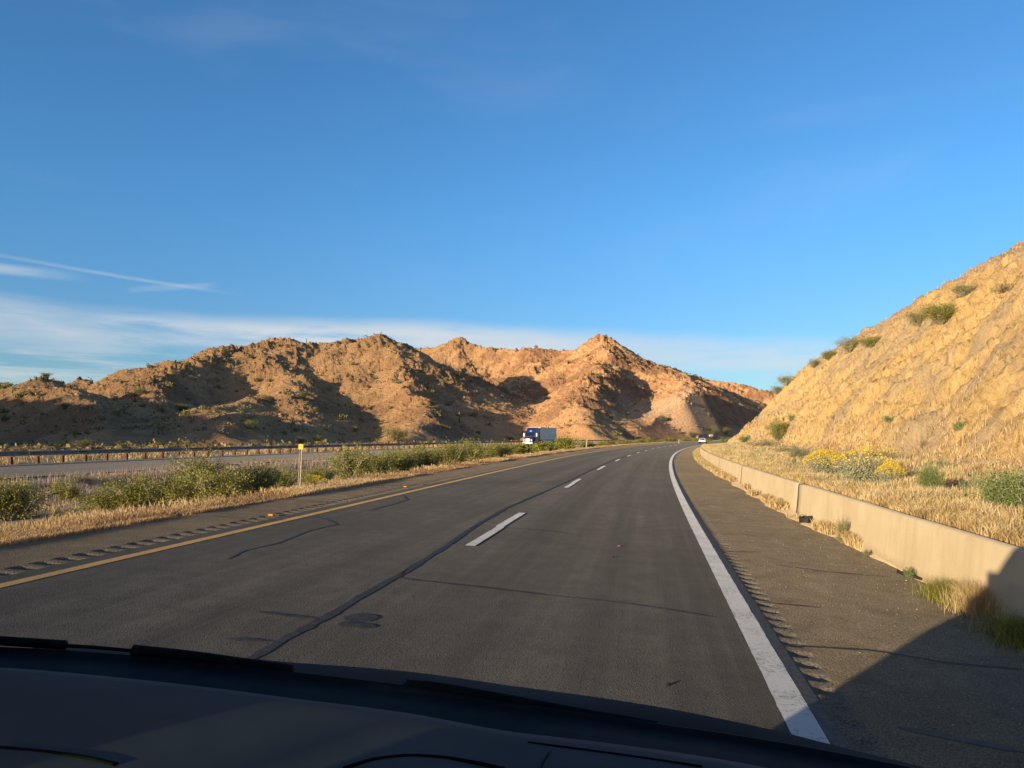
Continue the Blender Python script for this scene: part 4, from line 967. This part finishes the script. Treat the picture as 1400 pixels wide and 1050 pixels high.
# plants on the terrace, the cutting and its crest
def bank_hit(px, py):
    Zs = np.exp(np.linspace(math.log(5), math.log(240), 2500)); Xs = (px - CX) / FPX * Zs; hs = CAM_Z + (HY - py) / FPX * Zs
    s, l = SL(Xs, Zs); H = np.where(l > BL + .3, zbank(s, l), -9); i = np.argmax(H > hs)
    if not (H > hs).any(): i = int(np.argmax(H - hs))
    return float(Xs[i]), float(Zs[i]), float(H[i])
for (x, y, h, w, pr, ex, nm, lab) in [
  (1128, 652, 34, 62, BRIT, FLd, 'brittlebush', 'bright yellow flowering bush, left end of the clump behind the barrier'),
  (1180, 661, 42, 84, BRIT, FL1, 'brittlebush', 'largest silvery grey brittlebush with few yellow flowers behind the barrier'),
  (1217, 664, 30, 42, BRIT, FLd, 'brittlebush', 'small yellow flowering bush at the right end of the brittlebush clump'),
  (1195, 630, 20, 70, DRYB[0], FL1, 'brittlebush', 'olive bush with yellow flowers at the foot of the rock face behind the clump'),
  (1150, 630, 14, 60, SAGE, None, 'brittlebush', 'low grey green plant behind the yellow flowering clump'),
  (1066, 603, 30, 36, CRE[2], None, 'desert_shrub', 'upright leafy shrub with pale blossoms at the foot of the rock face, left part'),
  (1082, 577, 12, 12, WEED, None, 'desert_weed', 'small green tuft on the rock face above the upright shrub'),
  (1020, 605, 12, 26, WEED, None, 'desert_weed', 'low blue green tuft on the terrace near the far end of barrier'),
  (992, 605, 10, 22, WEED, None, 'desert_weed', 'green tuft at the very end of the rock cutting'),
  (1092, 628, 22, 40, SAGE, None, 'desert_shrub', 'soft grey green shrub left of the yellow flowers'),
  (1040, 612, 16, 60, DRYB[1], None, 'desert_shrub', 'straw coloured shrub on the terrace below the upright shrub'),
  (1075, 622, 16, 60, DRYB[0], None, 'desert_shrub', 'brownish dry shrub between upright shrub and grey green one'),
  (1271, 676, 42, 34, GRNB, None, 'desert_weed', 'narrow green plant standing in dry grass in front of the sandy patch'),
  (1388, 704, 62, 100, GRNB, None, 'desert_shrub', 'wide green plant in the dry grass cut by the right frame edge'),
  (1314, 590, 15, 20, WEED, None, 'desert_weed', 'single green tuft growing on the bare rock face, right part'),
  (1262, 614, 16, 24, DRYB[1], None, 'desert_weed', 'thin dry stalky plant at the base of the rock face'),
  (1216, 577, 10, 26, WEED, None, 'desert_weed', 'sliver of green growing in a crack midway up the rock face'),
  (1000, 577, 8, 10, DRYB[0], None, 'desert_weed', 'small dark tuft on the left shoulder of the cutting'),
  (1290, 443, 30, 54, CRE[0], None, 'desert_shrub', 'biggest green shrub on the crest of the rock cutting'),
  (1258, 446, 26, 40, AIRY, None, 'desert_shrub', 'twiggy shrub left of the biggest one on the crest'),
  (1316, 408, 20, 34, AIRY, None, 'desert_shrub', 'thin twiggy shrub on the upper crest, silhouetted on sky'),
  (1372, 402, 18, 50, DRYB[1], None, 'desert_shrub', 'brown dry shrub near top right of the slope'),
  (1192, 475, 16, 34, CRE[3], None, 'desert_shrub', 'olive shrub midway along the crest'),
  (1160, 482, 26, 34, AIRY, None, 'desert_shrub', 'bare twiggy shrub midway along the crest, against the sky'),
  (1133, 494, 14, 26, CRE[1], None, 'desert_shrub', 'low green shrub on the lower crest'),
  (1112, 504, 15, 18, AIRY, None, 'desert_shrub', 'wispy shrub on the lower crest against sky'),
  (1076, 530, 18, 26, AIRY, None, 'desert_shrub', 'wispy shrub on the low end of the crest'),
  (1062, 540, 14, 22, AIRY, None, 'desert_shrub', 'lowest wispy shrub on the crest, near the distant hills'),
  (1140, 575, 9, 10, DRYB[0], None, 'desert_weed', 'little dry tuft low on the left part of the rock face'),
 ]:
    loc = bank_hit(x, y); k = 1.0
    place_plant(pr, nm, (loc[0], loc[1], loc[2] - .04), h / FPX * loc[1] * k, w / FPX * loc[1] * k, lab, 'shrub' if 'weed' not in nm else 'weed', None, ('flowers', ex) if ex else None)
# weeds at the barrier foot
for (x, y, h, w, pr, lab) in [(1243, 790, 16, 22, WEED, 'bright green weed growing from the crack at the barrier foot, right of the tyre scraps'),
      (1184, 760, 10, 12, WEED, 'tiny green weed against the barrier foot'), (1152, 742, 40, 18, AIRY, 'tall thin wispy weed standing against the barrier'), (1151, 742, 14, 20, SAGE, 'grey green tuft at the base of the wispy weed'),
      (1117, 713, 9, 14, WEED, 'small green weed inside the curled tyre strip'), (1084, 697, 8, 12, WEED, 'small dusty weed by the barrier joint')]:
    s, l = px2road(x, y); loc, _ = road_at(s, min(l, BL - .1)); place_plant(pr, 'desert_weed', loc, h / FPX * loc[1], w / FPX * loc[1], lab, 'weed')

# ------------------------------------------------------------------ grass and other uncountable growth
def blades(name, X, Y, Z, h, w, mat, label, lean=.35, tone=None, structure=False):
    n = len(X); a = RNG.random(n) * 6.283; h = h * (.55 + .75 * RNG.random(n)); ln = h * lean * (RNG.random(n) * 1.3); b = RNG.random(n) * 6.283
    ca, sa = np.cos(a) * w * .5, np.sin(a) * w * .5; dx, dy = np.cos(b) * ln, np.sin(b) * ln
    B0 = np.stack([X - ca, Y - sa, Z - .02], 1); B1 = np.stack([X + ca, Y + sa, Z - .02], 1)
    M0 = np.stack([X + dx * .35 + ca * .8, Y + dy * .35 + sa * .8, Z + h * .6], 1); T = np.stack([X + dx, Y + dy, Z + h * (.9 + .1 * RNG.random(n))], 1)
    M1 = M0 - np.stack([ca * 1.6, sa * 1.6, sa * 0], 1)
    V = np.stack([B0, B1, M0, M1, T], 1).reshape(-1, 3); i = np.arange(n)[:, None] * 5
    F = np.concatenate([i + [0, 1, 2], i + [0, 2, 3], i + [3, 2, 4]], 0)
    t = RNG.random(n) if tone is None else np.clip(tone + .35 * (RNG.random(n) - .5), 0, 1)
    o = np_obj(name, V, F, M[mat], rnd=np.repeat(t, 5)); return tag(o, label, 'grass', kind='stuff')
def logs(a, b, n): return np.exp(RNG.uniform(math.log(a), math.log(b), n))
def keep(mask, *arr): return [q[mask] for q in arr]
n = 420000; s = logs(3.0, 140, n); l = BL + .26 + RNG.random(n) ** 1.25 * 7.6
x, y = W(s, l); d = fbm(x, y, 2.2, 4, 201); d2 = fbm(x, y, .55, 3, 202)
m = (d * .9 + d2 * .7 + .7 * (RNG.random(n) - .5) > .16 + .10 * sst(BL + 2, BL + 5, l) - .70 * (1 - sst(BL + .3, BL + 2.0, l))); s, l, x, y, d, d2 = keep(m, s, l, x, y, d, d2)
z = zbank(s, l); hh = .13 + .10 * np.clip(d + .5, 0, 1) + .10 * np.clip(d2, 0, 1)
blades('dry_grass', x, y, z, hh, .0048 + .0007 * s, 'grass', 'golden dry grass covering the terrace behind the barrier', tone=np.clip(.5 + .9 * d2 + .5 * d, 0, 1), lean=.55)
n = 60000; s = logs(5, 110, n); l = BL + .5 + RNG.random(n) * 6.5; x, y = W(s, l); d = fbm(x, y, 1.9, 3, 207); m = d + .25 * (RNG.random(n) - .5) > .17; s, l, x, y = keep(m, s, l, x, y)
blades('green_weeds', x, y, zbank(s, l), .22, .005 + .0007 * s, 'sage', 'patches of low green weeds among the dry grass behind the barrier', lean=.7)
n = 60000; s = logs(4, 120, n); l = 9.2 + RNG.normal(size=n) * 1.3; x, y = W(s, l); d = fbm(x, y, 1.6, 3, 205); m = (d + .6 * (RNG.random(n) - .5) > .08) & (l > 5) & (l < 13); s, l, x, y = keep(m, s, l, x, y)
blades('dry_grass', x, y, zbank(s, l), .20, .005 + .0007 * s, 'grass_brown', 'brownish dry grass along the foot of the rock face', lean=.7)
# verge on the left shoulder edge
n = 150000; s = logs(5, 230, n); l = EDGE_L - np.abs(RNG.normal(size=n)) * .52 + .10 * RNG.random(n); x, y = W(s, l); d = fbm(s, l, .9, 3, 211); d2 = fbm(s, l, 3.5, 2, 212)
m = (d + d2 * .6 + .8 * (RNG.random(n) - .5) > -.10) & (l < EDGE_L + .12 + .22 * d2); s, l, x, y, d, d2 = keep(m, s, l, x, y, d, d2)
blades('verge_grass', x, y, np.maximum(zmed(s, l), zroad(s, l) - .05), .07 + .08 * np.clip(d2 + .3, 0, 1), .0045 + .0008 * s, 'grass_brown', 'low brown and straw grass along the edge of the left shoulder', tone=.45 + d2 * .9 + .3 * d, lean=.6)
n = 120000; s = logs(9, 260, n); l = RNG.uniform(OPP0 + .05, EDGE_L - .4, n); x, y = W(s, l); d = fbm(x, y, 3.2, 3, 221); d2 = fbm(x, y, .7, 2, 222)
m = (d + .5 * d2 + .5 * (RNG.random(n) - .5) > .10); s, l, x, y, d = keep(m, s, l, x, y, d)
blades('median_grass', x, y, zmed(s, l), .16, .005 + .0007 * s, 'grass', 'patchy straw grass over the floor of the median', tone=.35 + d * .5, lean=.7)
n = 24000; s = RNG.uniform(20, 60, n); l = RNG.uniform(-26.5, -22.0, n); x, y = W(s, l); d = fbm(x, y, 2.4, 3, 223); m = d + .4 * (RNG.random(n) - .5) > .0; s, l, x, y = keep(m, s, l, x, y)
blades('median_stalks', x, y, zmed(s, l), .42, .014, 'grass_pink', 'pinkish upright stalks near the far carriageway', lean=.25)
n = 28000; s = logs(14, 330, n); l = OPP1 - .9 - RNG.random(n) * 7.0; x, y = W(s, l); d = fbm(x, y, 3.5, 3, 231); m = d + .5 * (RNG.random(n) - .5) > .05; s, l, x, y, d = keep(m, s, l, x, y, d)
blades('far_verge_grass', x, y, zver(s, l), .30, .012 + .0008 * s, 'grass', 'pale dry growth behind the guardrail', tone=.3 + d, lean=.6)
# sand drifted against the barrier with dry grass in it
ss = np.arange(9.5, 128, .18)
def driftw(s): return np.clip(.10 + .28 * fbm(s, s * 0, 4.5, 3, 241) + .15 * fbm(s, s * 0, 1.2, 2, 242) + .25 * sst(13, 19, s) * (1 - .0 * s) + .38 * sst(26, 60, s), .0, 1.15) * sst(9.5, 12, s)
dw = driftw(ss); rows = []
lats = [BL + .03 - dw * f for f in (0, .15, .35, .6, .85, 1.0)]; hs = (1, .9, .62, .32, .10, .0)
Sg = np.repeat(ss[:, None], 6, 1); Lt = np.stack(lats, 1); X, Y = W(Sg, Lt); Z = zroad(Sg, Lt) + np.array(hs)[None] * (.03 + .10 * dw[:, None]) + .006 + .02 * fbm(Sg, Lt, .3, 2, 243) * np.array(hs)[None]
Z[:, -1] = zroad(Sg[:, -1], Lt[:, -1]) - .004
tag(np_obj('drifted_sand', np.stack([X, Y, Z], -1).reshape(-1, 3), grid_faces(*Sg.shape), M['sand'], smooth=True), 'tan sand and soil drifted against the foot of the barrier', 'sand', kind='stuff')
n = 34000; s = logs(13, 128, n); l = BL - RNG.random(n) * driftw(s) * .95; x, y = W(s, l); d = fbm(s, l, 1.6, 3, 251) + .45 * sst(28, 50, s)
m = d + .3 * (RNG.random(n) - .5) > .26; m &= np.abs(s - px2road(1108, 717)[0]) > 1.1; s, l, x, y = keep(m, s, l, x, y)
blades('barrier_grass', x, y, zroad(s, l) + .03, .20, .006 + .0009 * s, 'grass', 'golden grass growing from the sand along the barrier foot', lean=.7)
def tuft(name, px, py, n, rad, h, w, mat, label, lean=.5, shoulder=True):
    s, l = px2road(px, py); l = min(l, BL - .05); a = RNG.random(n) * 6.283; r = rad * np.abs(RNG.normal(size=n)) * .6
    S_ = s + np.cos(a) * r * 1.5; L_ = np.minimum(l + np.sin(a) * r, BL - .01); x, y = W(S_, L_)
    o = blades(name, x, y, zroad(S_, L_), h, w, mat, label, lean); del o['kind']; return o
tuft('grass_tuft', 1298, 822, 2600, .22, .22, .0042, 'creosote', 'yellow green grass tuft at the barrier foot near the shadow edge', 1.1)
tuft('grass_tuft', 1338, 838, 2400, .24, .32, .0038, 'grass', 'tall straw grass tuft against the barrier where the shadow of the van begins', .8)
tuft('grass_tuft', 1402, 882, 2400, .28, .24, .0045, 'creosote', 'dark green tuft in the shadow at the right frame edge', 1.0)
tuft('grass_tuft', 1068, 694, 900, .20, .26, .010, 'grass', 'golden grass tuft at the joint of the barrier sections', .5)
# ------------------------------------------------------------------ hill scrub, shrubs, saguaros, boulders
def scatter(n, amin, amax, z0, z1):
    a = np.radians(RNG.uniform(amin, amax, n)); r = z0 * (z1 / z0) ** RNG.random(n); x, y = np.sin(a) * r, np.cos(a) * r
    s, l = SL(x, y); m = ((l < OPP1 - 2.5) | ((l > 12) & (s > 210))); return x[m], y[m]
x, y = scatter(30000, -40, 24, 62, 720); d = fbm(x, y, 20, 3, 301); q_ = hillH(x, y, False); x, y, d = keep((q_ > 2.5) | (RNG.random(len(x)) < .25), x, y, d); m = d + .9 * (RNG.random(len(x)) - .5) > np.where(x < 10 + .0 * y, -.05, .12); x, y = keep(m, x, y); z = hillH(x, y)
n = len(x); per = 8; sz = (.42 + .95 * RNG.random(n) ** 3) * (1 + np.hypot(x, y) / 900)
C = np.repeat(np.stack([x, y, z], 1), per, 0) + RNG.normal(size=(n * per, 3)) * np.repeat(sz, per)[:, None] * [.42, .42, .26] + np.repeat(sz, per)[:, None] * [0, 0, .38]
V, F = quads(C, None, None, 1.0, .8); sc_ = np.repeat(np.repeat(sz, per), 4)[:, None] * .50; cc = np.repeat(C, 4, 0); V = cc + (V - cc) * sc_
tag(np_obj('hill_scrub', V, F, M['scrub'], rnd=np.repeat(np.repeat(np.clip(RNG.random(n), 0, 1), per), 4)), 'scattered low desert scrub over the slopes of the hills', 'scrub', kind='stuff')
for (px, py, h, w, lab) in [(115, 613, 16, 32, 'pale yellow green rounded bush behind the guardrail, far left'), (215, 612, 9, 30, 'low straw coloured bush behind the guardrail left of the tall median bush'),
     (540, 604, 24, 42, 'large yellow green palo verde at the mouth of the shaded valley'), (434, 606, 14, 18, 'small green tree behind the guardrail right of the amber reflector'),
     (412, 606, 11, 16, 'straw coloured shrub behind the guardrail, directly above the amber reflector'), (342, 588, 17, 18, 'green tree standing right of the rock outcrop on the lower hill'),
     (88, 560, 12, 18, 'light green shrub inside the dark shaded slope, far left'), (414, 546, 11, 14, 'bright green shrub on the edge of the shaded gully in middle of left hill'),
     (193, 540, 12, 18, 'green shrub between the two dark knobs of the left hill'), (238, 513, 9, 12, 'green shrub inside the upper dark hollow of the left hill'), (248, 562, 12, 22, 'grey green shrub on the sunlit low spur'),
     (364, 549, 10, 16, 'green shrub on the slope left of the shaded gully'), (597, 560, 7, 8, 'small bright shrub on the dark valley side'), (62, 517, 8, 14, 'shrub on top of the knob at the far left skyline'),
     (308, 482, 8, 10, 'lone shrub on the skyline of the left hill, left slope'), (462, 470, 6, 8, 'lone shrub on the flat top of the left hill'),
     (748, 604, 10, 14, 'pale shrub behind the guardrail beside the truck trailer'), (698, 603, 8, 12, 'pale shrub behind the guardrail just left of the truck'), (905, 575, 9, 12, 'dark green shrub at the foot of the lit slope left of the dark rock cut'),
     (946, 598, 10, 12, 'green tree at the base of the pale hill by the road end'), (975, 595, 14, 8, 'dark tree at the foot of the shaded rock cut'), (992, 596, 12, 14, 'dark bush between the shaded cut and the near rock face')]:
    X_, Y_, Z_ = hill_hit(px, py); place_plant(PALO[len(lab) % 2], 'desert_bush', (X_, Y_, Z_ - .1), h / FPX * Y_, w / FPX * Y_, lab, 'bush')
cnt = 0
while cnt < 130:
    px = random.uniform(0, 985); py = random.uniform(470, 596); X_, Y_, Z_ = hill_hit(px, py)
    if abs((HY - py) / FPX * Y_ + CAM_Z - Z_) > 2.5: continue
    hgt = random.uniform(.9, 2.1) * (1 + Y_ / 1500); place_plant(HSH[cnt % 4], 'hill_shrub', (X_, Y_, Z_ - .1), hgt, hgt * random.uniform(1.1, 1.7), 'small olive shrub dotted on the slope of the hills', 'shrub', 'small shrubs dotted over the hills'); cnt += 1
def saguaro(px, base, top, label, arms=()):
    X_, Y_, Z_ = hill_hit(px, base); H_ = (base - top) / FPX * Y_; o = empty('saguaro', (X_, Y_, Z_ - .2)); r = H_ * .05 + .12
    bm = bmesh.new(); add_tube(bm, [(0, 0, 0), (.02, 0, H_ * .4), (0, .03, H_ * .8), (0, 0, H_ * .97), (0, 0, H_)], [r * .8, r, r * .95, r * .7, r * .2], 10); bm_obj('trunk', bm, M['saguaro'], o, smooth=True)
    for (e, a, b) in arms:
        bm = bmesh.new(); add_tube(bm, [(0, 0, H_ * a), (e * H_ * .10, 0, H_ * (a + .01)), (e * H_ * .14, 0, H_ * (a + .08)), (e * H_ * .14, 0, H_ * b)], [r * .5, r * .6, r * .6, r * .35], 8); bm_obj('arm', bm, M['saguaro'], o, smooth=True)
    return tag(o, label, 'cactus', 'saguaro cacti on the hills')
saguaro(628, 578, 562, 'tall saguaro in the shaded valley, right of the rocky spur', [(1, .5, .75)])
saguaro(289, 501, 488, 'left one of the two saguaros on the bare upper slope of the left hill'); saguaro(323, 500, 490, 'right one of the two saguaros on the bare upper slope of the left hill')
saguaro(17, 537, 527, 'saguaro on the slope at the far left'); saguaro(419, 470, 463, 'tiny saguaro on the skyline of the left hill')
def rock_mesh(seed, sub=2):
    bm = bmesh.new(); bmesh.ops.create_icosphere(bm, subdivisions=sub, radius=1); rng = random.Random(seed)
    for _ in range(7):
        nrm = Vector((rng.gauss(0, 1), rng.gauss(0, 1), rng.gauss(0, 1))).normalized(); dd = rng.uniform(.45, .8)
        for v in bm.verts:
            e = v.co.dot(nrm) - dd
            if e > 0: v.co -= nrm * e
    V = np.array([v.co[:] for v in bm.verts]); F = np.array([[v.index for v in f.verts] for f in bm.faces]); bm.free(); return V, F
RM = [rock_mesh(i, 1) for i in range(6)]
def rocks(name, X, Y, Z, size, mat, label, cat='rocks'):
    Vs = []; Fs = []; o = 0
    for x, y, z, s in zip(X, Y, Z, size):
        V, F = RM[random.randrange(6)]; a = random.random() * 6.28; c, q = math.cos(a), math.sin(a)
        Q = V * s * [1, random.uniform(.6, 1.1), random.uniform(.5, .95)]; Q = np.stack([Q[:, 0] * c - Q[:, 1] * q, Q[:, 0] * q + Q[:, 1] * c, Q[:, 2]], 1) + [x, y, z]
        Vs.append(Q); Fs.append(F + o); o += len(V)
    return tag(np_obj(name, np.concatenate(Vs), np.concatenate(Fs), M[mat]), label, cat, kind='stuff')
x, y = scatter(9000, -40, 24, 120, 680); cl = ridged(x, y, 30, 3, 311); m = (cl + .5 * (RNG.random(len(x)) - .5) > .48); x, y = keep(m, x, y); z = hillH(x, y); x, y, z = keep(z > 3.5, x, y, z)
rocks('hill_boulders', x, y, z, np.clip(RNG.lognormal(-.75, .5, len(x)), .2, 1.5), 'boulder', 'brown boulders and broken rock along the spurs of the hills')
# rubble below the cut face, stones on the verge
n = 60000; s = logs(8, 150, n); l = RNG.uniform(20, 34, n); x, y = W(s, l); d = fbm(x, y, 1.8, 3, 206); m = (bank_nat(s, l) > .5) & (d + .6 * (RNG.random(n) - .5) > .02); s, l, x, y = keep(m, s, l, x, y)
blades('crest_grass', x, y, zbank(s, l), .13, .012 + .0006 * s, 'grass_brown', 'dry brown growth on the natural ground above the rock face', lean=.6)
n = 700; s = logs(9, 120, n); l = RNG.uniform(20, 32, n); s, l = keep(bank_nat(s, l) > .4, s, l); x, y = W(s, l); rocks('crest_rocks', x, y, zbank(s, l), np.clip(RNG.lognormal(-2.3, .5, len(s)), .05, .28), 'tan_rock', 'tan stones on the natural ground above the rock face')
n = 900; s = logs(6, 110, n); l = 9.0 + RNG.normal(size=n) * .9; x, y = W(s, l); rocks('rubble', x, y, zbank(s, l), np.clip(RNG.lognormal(-3.1, .5, n), .02, .16), 'tan_rock', 'broken stones along the foot of the rock cutting')
n = 700; s = logs(6, 90, n); l = EDGE_L - RNG.random(n) * .9; x, y = W(s, l); rocks('verge_gravel', x, y, zmed(s, l) + .03, np.clip(RNG.lognormal(-3.6, .5, n), .012, .09), 'boulder', 'small stones along the edge of the left shoulder', 'gravel')
n = 1300; s = logs(5, 60, n); l = RNG.uniform(.6, BL - .02, n); l = np.where(RNG.random(n) < .6, BL - np.abs(RNG.normal(size=n)) * .35, l); x, y = W(s, l); rocks('shoulder_grit', x, y, zroad(s, l) + .003, np.clip(RNG.lognormal(-5.4, .35, n), .003, .010), 'pale_rock', 'pale grit and pebbles scattered over the right shoulder', 'gravel')
for (px, py, sz, lab) in [(953, 598, 1.2, 'pale boulder at the road bend left of the distant car'), (971, 597, 1.5, 'pinkish pale boulder just right of the distant car'), (800, 601, .0, '')]:
    if not sz: continue
    X_, Y_, Z_ = hill_hit(px, py); V, F = rock_mesh(px, 2); o = np_obj('boulder', V * sz * [1.3, 1, .8], F, M['pale_rock']); o.location = (X_, Y_, Z_ + sz * .3); tag(o, lab, 'boulder')
# ------------------------------------------------------------------ litter on the shoulder
def tyre_strip(px, py, pts, w, label, h=.10):
    s, l = px2road(px, py); loc, rz = road_at(s, l); o = None
    bm = bmesh.new(); ring = []
    for i, (x, y, z) in enumerate(pts):
        p = Vector((x, y, z)); t = (Vector(pts[min(i + 1, len(pts) - 1)]) - Vector(pts[max(i - 1, 0)])).normalized(); n_ = Vector((-t.y, t.x, 0)).normalized() * .008
        ww = w * (.7 + .5 * random.random()); ring.append([bm.verts.new(p - n_), bm.verts.new(p + n_), bm.verts.new(p + n_ * 1.5 + Vector((0, 0, ww))), bm.verts.new(p - n_ * .6 + Vector((0, 0, ww * .95)))])
    for A, B in zip(ring, ring[1:]):
        for k in range(4): bm.faces.new((A[k], A[(k + 1) % 4], B[(k + 1) % 4], B[k]))
    bm.faces.new(ring[0]); bm.faces.new(ring[-1][::-1])
    o = bm_obj('tyre_scrap', bm, M['rubber']); o.location = (loc[0], loc[1], loc[2] + .01); o.rotation_euler = (0, TILT(s), rz); return tag(o, label, 'tyre scrap', 'scraps of tyre on the right shoulder')
arc = [(.24 * math.cos(a) , .20 * math.sin(a), .02 + .02 * math.sin(a * 2)) for a in np.linspace(R(40), R(250), 14)]
tyre_strip(1108, 717, arc, .13, 'curled black tyre strip lying in the sand by the barrier')
tyre_strip(1245, 790, [(.18 * t - .1, -.25 + .5 * (1 - t) + .02 * math.sin(t * 9), .0) for t in np.linspace(0, 1, 9)], .05, 'flat black tyre strip under the bright green weed at the barrier foot')
tyre_strip(976, 643, [(.3 * t - .1, .1 * math.sin(t * 6), .0) for t in np.linspace(0, 1, 7)], .10, 'small dark tyre scrap on the shoulder near the far sand drift')
for (px, py, sz, mat, lab, nm, cat) in [(847, 747, .035, 'boulder', 'small brown lump lying in the middle of the right lane', 'pebble', 'stone'), (913, 937, .022, 'rubber', 'tiny black scrap in the right lane near the wipers', 'rubber_scrap', 'scrap'),
        (839, 762, .018, 'rubber', 'tiny dark speck of rubber beyond the other scrap in the right lane', 'rubber_scrap', 'scrap')]:
    s, l = px2road(px, py); loc, rz = road_at(s, l); V, F = rock_mesh(px, 2); o = np_obj(nm, V * sz * [1.5, .8, .6], F, M[mat]); o.location = (loc[0], loc[1], loc[2] + sz * .3); o.rotation_euler = (0, 0, rz + 1); tag(o, lab, cat)
for (px, py, lab) in [(371, 705, 'orange reflective marker beside the yellow line, nearer one'), (554, 666, 'orange reflective marker beside the yellow line, farther one')]:
    s, l = px2road(px, py); loc, rz = road_at(s, l); bm = bmesh.new(); add_prism(bm, [(-.05, 0), (.05, 0), (.025, .022), (-.025, .022)], -.05, .05, [0, 0, .012, .012])
    o = bm_obj('road_reflector', bm, M['amber']); o.location = (loc[0], loc[1], loc[2] + .006); o.rotation_euler = (0, TILT(s), rz); tag(o, lab, 'road reflector')
